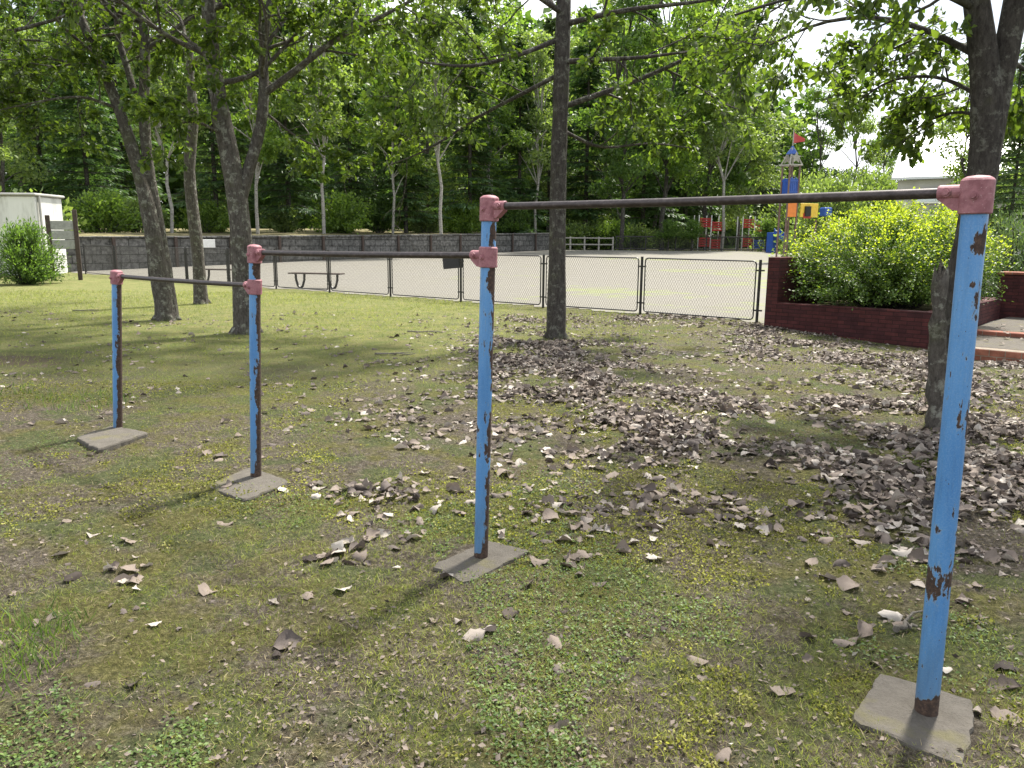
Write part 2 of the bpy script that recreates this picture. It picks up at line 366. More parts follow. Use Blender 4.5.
def sinh_axis(n, a, lim, c=0.0):
    t = np.linspace(-1, 1, n); return c+np.sinh(t*a)/np.sinh(a)*lim
xs = sinh_axis(820, 6.3, 420, .2); ys = sinh_axis(860, 6.3, 420, 3.2)
Xg, Yg = np.meshgrid(xs, ys); Zg = gz(Xg, Yg)
V = np.stack([Xg, Yg, Zg], -1).reshape(-1, 3); nx, ny = len(xs), len(ys)
idx = np.arange(nx*ny).reshape(ny, nx)
Fq = np.stack([idx[:-1, :-1], idx[:-1, 1:], idx[1:, 1:], idx[1:, :-1]], -1).reshape(-1, 4)
tag(obj('ground', mesh_np('ground', V, Fq, MAT['ground'], True)), kind='structure')

# fence line (posts), left end far
FA = P(757, 316, 14.6)[:2]; 
FB = P(86, 276, 31.0)[:2]
fdir = (FB-FA)/np.linalg.norm(FB-FA); fn = np.array([-fdir[1], fdir[0]])
if fn[1] < 0: fn = -fn
# wall line
WA = P(20, 240, 31)[:2]; WB = P(549, 240, 60)[:2]
wdir = (WB-WA)/np.linalg.norm(WB-WA); wn = np.array([-wdir[1], wdir[0]])
if wn[1] < 0: wn = -wn
# field between: grid over x,y clipped
def sheet(name, poly_fn, x0, x1, y0, y1, st, dz, mat):
    xa = np.arange(x0, x1+st, st); ya = np.arange(y0, y1+st, st); A, B = np.meshgrid(xa, ya)
    ii = np.arange(A.size).reshape(A.shape); q = np.stack([ii[:-1, :-1], ii[:-1, 1:], ii[1:, 1:], ii[1:, :-1]], -1).reshape(-1, 4)
    cx = A.ravel()[q].mean(1); cy = B.ravel()[q].mean(1); keep = poly_fn(cx, cy); q = q[keep]
    u, inv = np.unique(q, return_inverse=True)
    V = np.stack([A.ravel(), B.ravel(), gz(A.ravel(), B.ravel())+dz], -1)[u]
    return tag(obj(name, mesh_np(name, V, inv.reshape(-1, 4), mat, True)), kind='structure')
def field_fn(x, y):
    a = (x-FA[0])*fn[0]+(y-FA[1])*fn[1]; wob = .12*np.sin(x*1.9)+.1*np.sin(x*4.7+1)
    b = (x-WA[0])*wn[0]+(y-WA[1])*wn[1]
    return (a > .15+wob) & (b < -.1) & (y < 62) & (x < 60)
sheet('sports_field', field_fn, -40, 60, 10, 63, .25, .012, MAT['field'])

# ------------------------------------------------------------------ horizontal bars
bases = [G(118, 431), G(256, 476), G(481, 556), G(926, 712)]
PXB = [(118, 431), (256, 476), (481, 556), (926, 712)]
tops_px = [(116.5, 271), (254.5, 245), (489.5, 197), (978.5, 176)]
postr = [.034, .034, .0335, .035]
def top_of(b, pt):                                   # top of the post, on the pixel, kept close to the line of the posts
    r = ray(*pt); t = b[1]/r[1]; return CP+r*t
tops = [top_of(b, t) for b, t in zip(bases, tops_px)]
print('post tops', [t.round(2).tolist() for t in tops], 'bases', [b.round(2).tolist() for b in bases])
hb = thing('horizontal_bar_set', (bases[2][0], bases[2][1], 0), 'row of three stepped steel pull-up bars on four blue rust-streaked posts with faded red clamps', 'horizontal bars')
hb0 = np.array([bases[2][0], bases[2][1], 0])
pm = [paint_mat('blue_paint_long_rust', .30, .715, .05), paint_mat('blue_paint_edge_rust', .26, .715, .05),
      paint_mat('blue_paint_side_rust', .19, .715, .05), paint_mat('blue_paint_chipped', .045, .735, .085, ((1.50, .002, .05), (1.385, -.008, .02), (.46, .020, .07), (.44, -.034, .09), (.95, .036, .12)))]
def frame_to(o, b, t):                               # local z along the post
    z = Vector(t-b).normalized(); o.rotation_euler = Vector((0, 0, 1)).rotation_difference(z).to_euler()
axis = [np.array(tops[i+1])-np.array(tops[i]) for i in range(3)]
bar_px = [((117, 276), (256, 285.5)), ((255, 252.5), (484, 255.3)), ((489, 206.5), (968, 192))]
def on_post(i, py):                                  # point on post axis at image row py
    b, t = bases[i], tops[i]; lo, hi = 0., 1.2
    for _ in range(40):
        m = (lo+hi)/2; _, y, _ = proj(b+(t-b)*m)
        if y > py: lo = m
        else: hi = m
    return b+(t-b)*lo
bars = []
for i, (a, c) in enumerate(bar_px):
    A = on_post(i, a[1]); B = on_post(i+1, c[1]); bars.append((A, B))
    bars_lbl = ['lowest bar', 'middle bar', 'highest bar'][i]
    n = 24; pts = [A+(B-A)*t-np.array([0, 0, .004*math.sin(math.pi*t)]) for t in np.linspace(.012, .988, n)]
    o = MB().tube([p-hb0 for p in pts], .0155, 16).build('bar', MAT['bar'], hb, True)
for i, (b, t) in enumerate(zip(bases, tops)):
    H = np.linalg.norm(t-b)-.02; r = postr[i]; n = 30
    mb = MB(); mb.tube([(0, 0, z) for z in np.linspace(-.05, H, n)], r, 28)
    o = mb.build('post', pm[i], hb, True, loc=tuple(b-hb0)); frame_to(o, b, t)
    # clamps: collar + sleeve + gusset + bolts, in world axes relative to hb
    def clamp(cen, rdirs, cap, hh):
        zz = (t-b)/np.linalg.norm(t-b); m = MB(); R1 = r+.009
        prof = [(-hh-.004, R1-.004), (-hh, R1), (hh, R1)]
        prof = [(-hh, R1-.003), (-hh+.003, R1), (hh-.006, R1), (hh, R1-.005)] + ([(hh+.006, R1-.016), (hh+.009, .004)] if cap else [])
        m.tube([cen+zz*p[0] for p in prof], [p[1] for p in prof], 48)
        for q in rdirs:
            q = q/np.linalg.norm(q); side = np.cross(q, zz)
            pr = [(R1-.012, .023), (R1+.012, .0225), (R1+.052, .0225), (R1+.056, .020)]
            m.tube([cen+cap_off+q*p[0] for p in pr], [p[1] for p in pr], 20)
            # gusset web below the sleeve
            a0 = cen+cap_off+q*(R1-.006); up = zz
            pts = [a0-up*.012, a0+q*.056-up*.012, a0+q*.056-up*.022, a0+q*.02-up*min(.05, hh+.004), a0-up*min(.052, hh+.006)]
            th = side*.015; Vv = [p-th for p in pts]+[p+th for p in pts]; k = 5
            m.add(Vv, [tuple(range(k-1, -1, -1)), tuple(range(k, 2*k))]+[(j, (j+1) % k, (j+1) % k+k, j+k) for j in range(k)])
        c = m.build('clamp', MAT['red_paint'], hb); c.location = tuple(-hb0)
        # bolts face the camera
        q = rdirs[0]/np.linalg.norm(rdirs[0]); s_ = np.cross(q, np.array([0, 0, 1.])); s_ = s_ if s_[1] < 0 else -s_
        for off, rad in ((cen+s_*R1-q*.0, R1), (cen+cap_off+q*(R1+.03)+s_*.0225, .02)):
            mm = MB(); mm.tube([off-s_*.004, off+s_*.003], .0125, 16); mm.tube([off+s_*.002, off+s_*.010], [.009, .008], 6)
            bo = mm.build('bolt', MAT['red_paint'], c)
        return c
    def ctr(py): return on_post(i, py)
    cap_off = np.zeros(3)
    A = bars[i][0] if i < 3 else bars[2][1]
    qd = (bars[i][1]-bars[i][0]) if i < 3 else -(bars[2][1]-bars[2][0])
    clamp_c = A+(0 if i < 3 else 0)
    zz = (t-b)/np.linalg.norm(t-b)
    hh = [.050, .052, .053, .050][i]
    cap_off = zz*.012
    clamp(A-zz*.012, [qd], True, hh)
    if i in (1, 2):
        Bp = bars[i-1][1]; cap_off = zz*.008
        clamp(Bp-zz*.008, [-(bars[i-1][1]-bars[i-1][0])], False, .046)
# footings: rough concrete pads
def pad(corners_px, ztop, thick, seed, label=None):
    pr = np.random.default_rng(seed); C = [G(x, y, ztop)[:2] for x, y in corners_px]; cen = np.mean(C, 0)
    n = 12; ring = []
    for i in range(len(C)):
        a, b = C[i], C[(i+1) % len(C)]
        for k in range(n):
            p = a+(b-a)*(k/n); ring.append(p+pr.normal(0, .004, 2)+(cen-p)*((.05 if k == 0 else 0)+abs(pr.normal(0, .010))))
    ring = np.array(ring); m = len(ring); V = []; Fc = []
    lev = [(0., -thick), (0.0, -.012), (.02, -.002), (.06, 0.)]
    for f, dz in lev:
        for p in ring: V.append((*(p+(cen-p)*f-hb0[:2]), ztop+dz+pr.normal(0, .0012)))
    for l in range(3):
        for k in range(m): Fc.append((l*m+k, l*m+(k+1) % m, (l+1)*m+(k+1) % m, (l+1)*m+k))
    base = 3*m; rings = 8
    for q in range(1, rings):
        f = .06+(1-.06)*q/rings
        for p in ring: V.append((*(p+(cen-p)*f-hb0[:2]), ztop+pr.normal(0, .0005)))
        for k in range(m): Fc.append((base+k, base+(k+1) % m, base+m+(k+1) % m, base+m+k))
        base += m
    V.append((*(cen-hb0[:2]), ztop)); Fc += [(base+k, base+(k+1) % m, len(V)-1) for k in range(m)]
    o = MB().add(V, Fc).build('footing', MAT['concrete'], hb)
    if label: o['label'] = label
    return o
pad([(75, 437), (98, 449), (150, 432), (112, 425)], .035, .15, 1)
pad([(205, 486), (245, 500), (292, 481), (250, 466)], .002, .12, 2)
pad([(430, 565), (466, 584), (531, 550), (489, 540)], .0, .12, 3)
pad([(849, 719), (964, 768), (978, 700), (880, 672)], .005, .12, 4)

# ------------------------------------------------------------------ mesh fence
fence = thing('mesh_fence', (FA[0], FA[1], float(gz(*FA))), 'low black diamond-mesh fence with rounded frames along the near edge of the sandy field', 'fence')
# post positions: arithmetic steps along the line
L_total = np.linalg.norm(FB-FA); NPAN = 11
ang = math.atan2(fdir[1], fdir[0])
for px in (635, 537, 455, 385, 325, 270, 228, 185, 148, 115):
    rr = ray(px, 290)[:2]; A_ = np.array([[rr[0], -fdir[0]], [rr[1], -fdir[1]]]); sol = np.linalg.solve(A_, FA); print('fence s', px, round(sol[1], 2), end='; ')
print('L', L_total)
STEP = L_total/NPAN; FH = 1.2
def fpt(sv, z, off=0.): 
    p = FA+fdir*sv+fn*off; return np.array([p[0]-FA[0], p[1]-FA[1], z+float(gz(*p))-float(gz(*FA))])
def fence_panel(s0, s1, z0=.07, z1=FH-.03):
    m = MB(); rr = .07; pts = []
    for (cx, cz, a0) in ((s0+rr, z1-rr, 180), (s1-rr, z1-rr, 90)):
        for k in range(6):
            a = R(a0-90*k/5); pts.append(fpt(cx+rr*math.cos(a), cz+rr*math.sin(a)))
    for (cx, cz, a0) in ((s1-rr, z0+rr, 0), (s0+rr, z0+rr, -90)):
        for k in range(6):
            a = R(a0-90*k/5); pts.append(fpt(cx+rr*math.cos(a), cz+rr*math.sin(a)))
    pts.append(pts[0]); m.tube(pts, .014, 6, False)
    fr = m.build('panel', MAT['black_metal'], fence)
    # mesh: steep diamonds
    w = MB(); dw = .055; slope = 1.75; Hh = z1-z0; Vs = []; Fs = []
    span = Hh/slope; k0 = int(-span/dw)-1; k1 = int((s1-s0)/dw)+1
    for k in range(k0, k1):
        for sg in (1, -1):
            a = s0+k*dw; b = a+span
            if sg < 0: a, b = b, a
            za, zb = z0, z1
            # clip to s range
            def clip(a, za, b, zb):
                if a > b: a, za, b, zb = b, zb, a, za
                if b <= s0 or a >= s1: return None
                if a < s0: za += (zb-za)*(s0-a)/(b-a); a = s0
                if b > s1: zb = za+(zb-za)*(s1-a)/(b-a); b = s1
                return a, za, b, zb
            c = clip(a, za, b, zb)
            if c is None or c[2]-c[0] < .01: continue
            A, B = fpt(c[0], c[1], .002*sg), fpt(c[2], c[3], .002*sg); t = .0027
            o = len(Vs); d = np.array([t*.9, 0, 0]); e = np.array([0, t*.9, 0])
            Vs += [A-d, A+e, A+d, A-e, B-d, B+e, B+d, B-e]
            Fs += [(o+i, o+(i+1) % 4, o+4+(i+1) % 4, o+4+i) for i in range(4)]
    me = mesh_np('mesh', np.array(Vs), np.array(Fs), MAT['wire']); obj('mesh', me, fr)
simple('wire', (.07, .068, .062), .5, .2, 30, .001)
for k in range(NPAN+1):
    s_ = k*STEP; p0 = fpt(s_, -.15); p1 = fpt(s_, FH)
    m = MB(); m.tube([p0, p1], .028, 8)
    for zc in (.25, FH-.2): m.box(fpt(s_, zc), (.17, .035, .03), ang)
    m.build('post', MAT['black_metal'], fence)
    if k < NPAN: fence_panel(s_+.075, s_+STEP-.075)
# dark plate on one fence post
sp = fpt(4.2*STEP, 0)
def line_at(px):
    rr = ray(px, 290)[:2]; A_ = np.array([[rr[0], -fdir[0]], [rr[1], -fdir[1]]]); return np.linalg.solve(A_, FA)[1]
s_ = line_at(455); pt = fpt(s_, FH-.1, -.06)
pl = MB().box((0, 0, 0), (.50, .02, .27), 0, .004).build('dark_plate', MAT['black_metal'], None, loc=(pt[0]+FA[0], pt[1]+FA[1]-.05, pt[2]+float(gz(*FA))-.14))
pl.rotation_euler = (R(-8), R(-5), R(6))
tag(pl, 'small black rectangular plate hung at the top rail of the mesh fence', 'plate')

# ------------------------------------------------------------------ retaining wall
wl = float(np.linalg.norm(WB-WA)); wang = math.atan2(wdir[1], wdir[0])
wz0, wz1 = float(gz(*WA)), float(gz(*WB))
wall = thing('retaining_wall', (WA[0], WA[1], wz0), 'long weathered grey stone retaining wall below the wood, behind the field', 'wall', rz=wang)
nseg = 26; m = MB(); tp = 1.42-wz0; te = 2.0-wz0
def wtop(t): return tp+(te-tp)*t**1.3
for k in range(nseg):
    a, b = wl*k/nseg, wl*(k+1)/nseg; z = wtop((k+.5)/nseg)
    m.box(((a+b)/2, 0, (z-.6)/2), (b-a-.004, .4, z+.6), 0, .012)
    m.box(((a+b)/2, -.03, z+.05), (b-a+.0, .5, .1), 0, .02)
m.build('wall_blocks', MAT['stone'], wall)
for k in range(0, nseg, 2):
    a = wl*(k+.5)/nseg; z = wtop((k+.5)/nseg)
    MB().box((a, -.29, (z-.3)/2+.1), (.13, .1, z+.25), 0, .01).build('post', MAT['dark_wood'], wall)
# woodland floor sheet behind the wall
def woodfn(x, y): return ((x-WA[0])*wn[0]+(y-WA[1])*wn[1] > .15) & ((x-WB[0])*wdir[0]+(y-WB[1])*wdir[1] < 0)
xa = np.linspace(0, 1, 60); rows = [0.15, .8, 2, 5, 10, 18, 30, 50, 90]
V = []; 
for q in rows:
    for t in np.linspace(-.35, 1.0, 60):
        p = WA+wdir*wl*t+wn*q; V.append((p[0], p[1], wz0+wtop(max(t, 0))+.02+.14*min(q, 6)/6*1.0+.06*math.sin(p[0]*.9)*min(1, q/2)+min(q, 30)*.012))
ii = np.arange(len(V)).reshape(len(rows), 60)
tag(obj('woodland_floor', mesh_np('woodland_floor', np.array(V), np.stack([ii[:-1, :-1], ii[:-1, 1:], ii[1:, 1:], ii[1:, :-1]], -1).reshape(-1, 4), MAT['wood_floor'], True)), kind='structure')
def wood_z(x, y):
    p = np.array([x, y]); q = float((p-WA)@wn); t = float((p-WA)@wdir)/wl
    if q > 0 and t < 1: return wz0+wtop(min(max(t, 0), 1))+.02+.14*min(q, 6)/6+min(q, 30)*.012-.03
    return float(gz(x, y))
# white sign on the wall
t_s = P(209, 243, 36.5); 
rr = ray(209, 243)[:2]; A_ = np.array([[rr[0], -wdir[0]], [rr[1], -wdir[1]]]); so_ = np.linalg.solve(A_, WA-wn*.36); pw = WA-wn*.36+wdir*so_[1]
zz_ = P(209, 243.5, pw[1])[2]
tag(MB().box((0, 0, 0), (.62, .03, .38), 0, .005).build('wall_sign', MAT['white_paint'], None, loc=(pw[0], pw[1], zz_), rz=wang), 'small blank white board fixed to the stone retaining wall', 'sign')

# ------------------------------------------------------------------ white building, notice board at far left
bd = 30.0; c0 = P(42, 275, bd); wb = thing('storage_building', (c0[0]-3.2, c0[1]+.9, float(gz(c0[0], bd))), 'low flat-roofed white building at the left edge behind the shrub', 'building')
hB = P(40, 196, bd)[2]-float(gz(c0[0], bd))
MB().box((0, 0, hB/2-.1), (6.4, 1.8, hB+.2), 0, .04).build('wall', MAT['white_wall'], wb)
MB().box((0, 0, hB+.06), (6.6, 2.0, .10), 0, .03).build('roof', MAT['grey_wall'], wb)
MB().tube([(3.27, -.7, hB), (3.27, -.7, .1)], .045, 8).build('downpipe', MAT['grey_wall'], wb)
MB().box((1.2, -.92, 1.0), (.9, .06, 2.0), 0, .01).build('door', MAT['grey_wall'], wb)
nb0 = G(67.5, 278); nbd = 27.5; nb0 = P(67, 278, nbd)
nb = thing('notice_board', (nb0[0], nb0[1], float(gz(nb0[0], nbd))), 'grey plank notice board between two dark wooden posts beside the white building', 'notice board', rz=R(25))
for sx, h in ((-.42, 2.25), (.42, 2.45)): MB().box((sx, 0, h/2), (.14, .14, h), 0, .01).build('post', MAT['dark_wood'], nb)
for k in range(3): MB().box((0, -.02, 1.25+.33*k), (.7, .04, .31), 0, .008).build('board', MAT['pale_board'], nb)

# ------------------------------------------------------------------ benches behind the fence
def bench(px, py, d, label, w=1.7, rz=0.0):
    p = P(px, py, d); z = float(gz(p[0], d))
    t = thing('park_bench', (p[0], p[1], z), label, 'bench', 'backless benches on the field side of the fence', rz)
    for k in range(3): MB().box((0, -.13+.13*k, .46), (w, .115, .04), 0, .008).build('seat_slat', MAT['dark_wood'], t)
    for sx in (-w*.32, w*.32):
        m = MB(); pts = []
        for k in range(9):
            a = math.pi*k/8; pts.append((sx+.0, -.17*math.cos(a), .44-.42*math.sin(a)**.6*(1 if True else 1)))
        m.tube([(sx-.15, 0, .43), (sx-.14, 0, .25), (sx-.08, 0, .06), (sx, 0, .01), (sx+.08, 0, .06), (sx+.14, 0, .25), (sx+.15, 0, .43)], .038, 8)
        m.build('leg', MAT['black_metal'], t)
bench(317, 291, 24.0, 'black backless bench just behind the mesh fence, right of the forked tree', 1.75, R(-14))
bench(219, 283, 26.5, 'black backless bench seen between the slim trunk and the forked trunk', 1.6, R(-14))

# ------------------------------------------------------------------ planter and steps (local frame: x along front, y away)
pang = math.atan2(UF[1], UF[0])
def PLw(a, b, z=0.): p = PL_C+UF*a+US*b; return np.array([p[0], p[1], z])
pz = -.02
pl = thing('brick_planter', (PL_C[0], PL_C[1], 0), 'raised dark red brick planter with one taller end wall holding the big shrub', 'planter', rz=pang)
FW = 2.85; SD = 4.6; WT = .22; HT = .43
MB().box((FW/2+WT/2, WT/2, (HT-.4)/2), (FW-WT, WT, HT+.4), 0, .006).build('front_wall', MAT['brick'], pl)
MB().box((FW-WT/2, SD/2+WT/2+.001, (HT-.4)/2-.002), (WT, SD-WT, HT+.4), 0, .006).build('side_wall', MAT['brick'], pl)
MB().box((WT/2, 1.1, (1.24-.4)/2), (WT, 2.2, 1.24+.4), 0, .006).build('tall_end_wall', MAT['brick'], pl)
MB().box((WT/2, 2.2+(SD-2.2)/2, (HT-.4)/2), (WT, SD-2.2-.004, HT+.4), 0, .006).build('side_wall', MAT['brick'], pl)
MB().box((FW/2, SD+WT/2, (HT-.4)/2), (FW-.004, WT, HT+.4), 0, .006).build('back_wall', MAT['brick'], pl)
for pz_ in [(FW/2+.11, WT/2, FW-WT)]:
    pass
MB().box((FW/2, SD/2, HT-.16), (FW-2*WT-.01, SD-WT, .1)).build('soil', MAT['wood_floor'], pl)
st = thing('brick_steps', (*PLw(3.0, .25)[:2], 0), 'shallow brick-edged concrete steps littered with leaves beside the planter', 'steps', rz=pang)
for k, (y0, zt, dd) in enumerate(((-.95, .0, 2.0), (1.05, .07, 5.0))):
    MB().box((1.9, y0+.12, zt-.3), (3.8, .24, .6), 0, .01).build('riser', MAT['brick_red'], st)
    MB().box((1.9, y0+dd/2+.24, zt-.31), (3.8, dd-.24-.004, .6), 0, .008).build('tread', MAT['concrete'], st)
pp = P(1018, 305, 15.8)
pi_ = thing('brick_pier', (*PLw(3.9, 3.2)[:2], .2), 'square dark red brick pier at the right edge beyond the steps', 'pier', rz=pang)
pq = P(1019, 306, 15.6); pi_.location = (pq[0]+.1, 15.6, .1)
MB().box((0, 0, .33), (.9, .5, .95), 0, .008).build('shaft', MAT['brick'], pi_); MB().box((0, 0, .83), (.96, .56, .05), 0, .008).build('cap', MAT['brick_red'], pi_)

# ------------------------------------------------------------------ tree machinery
class Tree:
    def __init__(s, seed): s.zt, s.kf, s.zl = 6.3, .40, -9; s.r = np.random.default_rng(seed); s.V = []; s.F = []; s.n = 0; s.sp = []; s.sd = []
    def tube(s, pts, rad, seg):
        V, Fc = tube_np(pts, rad, seg); s.V.append(V); s.F.append(Fc+s.n); s.n += len(V)
    def limb(s, p, d, L, r, lvl, maxl, droop=.0, up=.0, kids=(4, 4, 4), seg=6, leafn=18, wander=.22):
        R_ = s.r; n = max(3, int(4+L*2)); pts = [np.array(p, float)]; d = np.array(d, float); d /= np.linalg.norm(d)
        for i in range(n):
            d = d+R_.normal(0, wander, 3)*.5+np.array([0, 0, up-droop*(i/n)]); d /= np.linalg.norm(d); pts.append(pts[-1]+d*L/n)
        pts = np.array(pts); rad = np.linspace(r, max(r*.35, .004), n+1)
        s.tube(pts, rad, seg if r > .03 else (4 if r > .012 else 3))
        s.kidsof(pts, rad, L, lvl, maxl, droop, up, kids, leafn, wander)
    def kidsof(s, pts, rad, L, lvl, maxl, droop, up, kids, leafn, wander, t0=.25):
        R_ = s.r; n = len(pts)-1
        if lvl < maxl:
            for k in range(kids[min(lvl, len(kids)-1)]):
                t = t0+(1-t0)*(k+R_.random())/kids[min(lvl, len(kids)-1)]; t = min(t, .98); i = int(t*n); q = pts[i]+(pts[min(i+1, n)]-pts[i])*(t*n-i)
                a = pts[min(i+1, n)]-pts[i]; a /= np.linalg.norm(a)+1e-9
                b = np.cross(a, R_.normal(0, 1, 3)); b /= np.linalg.norm(b)
                dd = a*.55+b*.8+np.array([0, 0, up]); s.limb(q, dd, L*R_.uniform(.38, .62), max(rad[i]*.5, .005), lvl+1, maxl, droop, up*.6, kids, 6, leafn, wander)
        if lvl >= maxl-1:
            m = leafn if lvl == maxl else leafn//2
            t = R_.uniform(.25, 1.02, m)*n; i = np.clip(t.astype(int), 0, n-1); q = pts[i]+(pts[i+1]-pts[i])*(t-i)[:, None]
            a = pts[i+1]-pts[i]; a /= np.linalg.norm(a, axis=1, keepdims=True)+1e-9
            s.sp.append(q+R_.normal(0, .035, q.shape)); s.sd.append(a)
    def crown(s, tpl, size, mat, droop=.35, nrm_up=1.0):
        P_ = np.concatenate(s.sp); D = np.concatenate(s.sd); R_ = s.r; kp = ((P_[:, 2] < s.zt) | (R_.random(len(P_)) < s.kf)) & (P_[:, 2] > s.zl); P_ = P_[kp]; D = D[kp]; n = len(P_)
        d = D*.5+R_.normal(0, .6, (n, 3)); d[:, 2] -= droop; nr = R_.normal(0, .55, (n, 3)); nr[:, 2] += nrm_up
        return scatter(tpl, P_, d, nr, size*R_.uniform(.65, 1.15, n))
    def parts(s, root, org, tpl, size, bark, leaf, droop=.35, nrm_up=1.0, extra_name=None):
        V = np.concatenate(s.V)-org; Fc = np.concatenate(s.F)
        obj('trunk', mesh_np('trunk', V, Fc, bark, True), root)
        V, Fs, r = s.crown(tpl, size, leaf, droop, nrm_up); obj('crown', mesh_np('crown', V-org, Fs, leaf, False, r), root)
def resample(pts, n):
    pts = np.array(pts); d = np.concatenate([[0], np.cumsum(np.linalg.norm(np.diff(pts, axis=0), axis=1))]); t = np.linspace(0, d[-1], n)
    out = np.stack([np.interp(t, d, pts[:, k]) for k in range(3)], 1)
    for _ in range(2): out[1:-1] = (out[:-2]+2*out[1:-1]+out[2:])/4
    return out
def stem(T, pl, rad, seg=12, n=24, rough=.0):
    pts = resample(pl, n); t = np.linspace(0, 1, n); rr = np.interp(t, np.linspace(0, 1, len(rad)), rad)*(1+T.r.normal(0, .03, n)); T.tube(pts, rr, seg); return pts, rr
def ext(pl, dz, lean=(0, 0)): p = np.array(pl[-1]); return p+np.array([lean[0], lean[1], dz])
WANDER = .3

# centre tree
def near_tree(name, base_px, d, label, stems, seed, size=.118, leafn=38, limbs=(), auto=9, zlow=2.8, spread=2.6, bark='bark', kids=(5, 4, 3), tpl=T_BROAD, leaf='leaf_big', thin=(5.2, .12)):
    b = P(base_px[0], base_px[1], d); b[2] = float(gz(b[0], d))-.03
    T = Tree(seed); T.zt, T.kf = thin; T.zl = 2.5 if d > 10 else 1.5; root = thing(name, b, label, 'tree', 'trees standing in the mossy lawn')
    axes = []
    for pl_, rad in stems:
        pts = [P(x, y, d+o) if z is None else np.array([x, y, z]) for (x, y, o, z) in pl_]
        if abs(pts[0][2]-b[2]) < .3: pts[0][2] = b[2]; 
        a = stem(T, pts, rad); axes.append(a)
    # root flare
    for k in range(5):
        a = k*1.26+T.r.random(); r = stems[0][1][0]
        T.tube([b+np.array([0, 0, .22]), b+np.array([math.cos(a)*r*.9, math.sin(a)*r*.9, .06]), b+np.array([math.cos(a)*r*1.5, math.sin(a)*r*1.5, -.04])], [r*.5, r*.42, r*.15], 6)
    for (pl_, r, L2) in limbs:                        # limbs read off the photograph, with their own branchlets
        pts = np.array([P(x, y, d+o) for x, y, o in pl_]); pts = resample(pts, 12); rr = np.linspace(r, r*.3, 12); T.tube(pts, rr, 6)
        T.kidsof(pts, rr, L2, 0, 2, .12, .02, (6, 4, 3), leafn, WANDER, .15)
    for pts, rr in axes:
        zs = pts[:, 2]; cand = np.where(zs > zlow)[0]
        for k in range(auto):
            i = T.r.choice(cand); a = T.r.uniform(0, 2*math.pi); L = spread*T.r.uniform(.6, 1.1)*(1-.35*max(0, (zs[i]-5)/4))
            T.limb(pts[i], (math.cos(a), math.sin(a), T.r.uniform(.1, .6)), L, max(.02, rr[i]*.4), 0, 2, .12, .05, kids, 6, leafn, WANDER)
    T.parts(root, b, tpl, size, MAT[bark], MAT[leaf])
    return root
near_tree('broadleaf_tree', (556, 333), 12.1, 'tall straight-trunked tree standing alone in the centre of the lawn',
  [([(556, 333, 0, None), (557, 280, 0, None), (558, 180, 0, None), (561, 90, 0, None), (564, 0, 0, None), (566, -120, .1, None), (575, -260, .3, None)], (.155, .13, .12, .115, .10, .07, .03))], 11,
  limbs=[([(560, 108, 0), (590, 97, .1), (630, 84, .2), (680, 62, .4), (740, 30, .7), (790, 0, 1)], .05, 2.6),
         ([(560, 62, 0), (590, 60, -.2), (640, 58, -.5), (700, 50, -.8)], .045, 2.2),
         ([(557, 40, 0), (520, 55, -.3), (470, 68, -.6), (420, 62, -1)], .045, 2.4),
         ([(558, 75, 0), (520, 95, .3), (480, 115, .5), (430, 150, .7), (390, 165, .8)], .035, 2.2),
         ([(562, 130, 0), (600, 150, .5), (650, 142, .9), (690, 148, 1.2)], .03, 1.8),
         ([(562, 25, 0), (620, 10, -.4), (700, 2, -.9), (760, -10, -1.2)], .045, 2.4)], auto=14, zlow=4.2, spread=3.3, bark='bark_dark')
near_tree('forked_tree', (246, 330), 12.5, 'thick grey tree forking low into two stems beside the second blue post',
  [([(246, 330, 0, None), (243, 260, 0, None), (238, 195, 0, None), (224, 130, 0, None), (212, 60, 0, None), (208, 0, 0, None), (200, -120, 0, None), (195, -230, 0, None)], (.20, .17, .165, .13, .11, .10, .07, .03)),
   ([(240, 200, 0, None), (250, 165, .1, None), (262, 125, .2, None), (265, 90, .2, None), (262, 50, .3, None), (268, 10, .4, None), (285, -60, .5, None), (290, -160, .5, None)], (.11, .09, .085, .075, .06, .05, .04, .02))], 12,
  limbs=[([(266, 92, .2), (300, 68, .1), (335, 38, 0), (380, 18, -.2), (430, -10, -.4)], .06, 2.6),
         ([(263, 48, .3), (285, 20, .5), (300, -10, .7)], .04, 2.2),
         ([(226, 135, 0), (195, 120, -.5), (160, 128, -1)], .03, 1.6),
         ([(262, 110, .2), (300, 140, .5), (330, 150, .8)], .025, 1.8)], auto=14, zlow=3.6, spread=2.9)
near_tree('leaning_tree', (166, 317), 14.3, 'grey tree of two close stems leaning left, behind the lowest bar',
  [([(166, 317, 0, None), (158, 260, 0, None), (145, 190, 0, None), (120, 110, 0, None), (100, 62, 0, None), (80, 20, 0, None), (60, -60, 0, None), (45, -130, 0, None)], (.19, .16, .13, .10, .08, .07, .05, .02)),
   ([(172, 317, .1, None), (163, 250, .1, None), (148, 170, .1, None), (143, 110, .1, None), (146, 50, .1, None), (142, 0, .1, None), (150, -120, .1, None)], (.13, .11, .10, .09, .085, .07, .03)),
   ([(142, 120, .1, None), (128, 70, .2, None), (118, 40, .2, None), (116, 0, .2, None), (110, -80, .2, None)], (.06, .055, .05, .04, .02))], 13,
  limbs=[([(145, 50, .1), (170, 35, 0), (200, 12, -.3), (230, -5, -.5)], .045, 2.4),
         ([(104, 68, 0), (70, 62, .3), (30, 55, .6), (-20, 60, .8)], .04, 2.6),
         ([(120, 110, 0), (85, 95, -.4), (45, 100, -.8), (0, 110, -1)], .03, 2.2)], auto=9, zlow=4.4, spread=3.0)
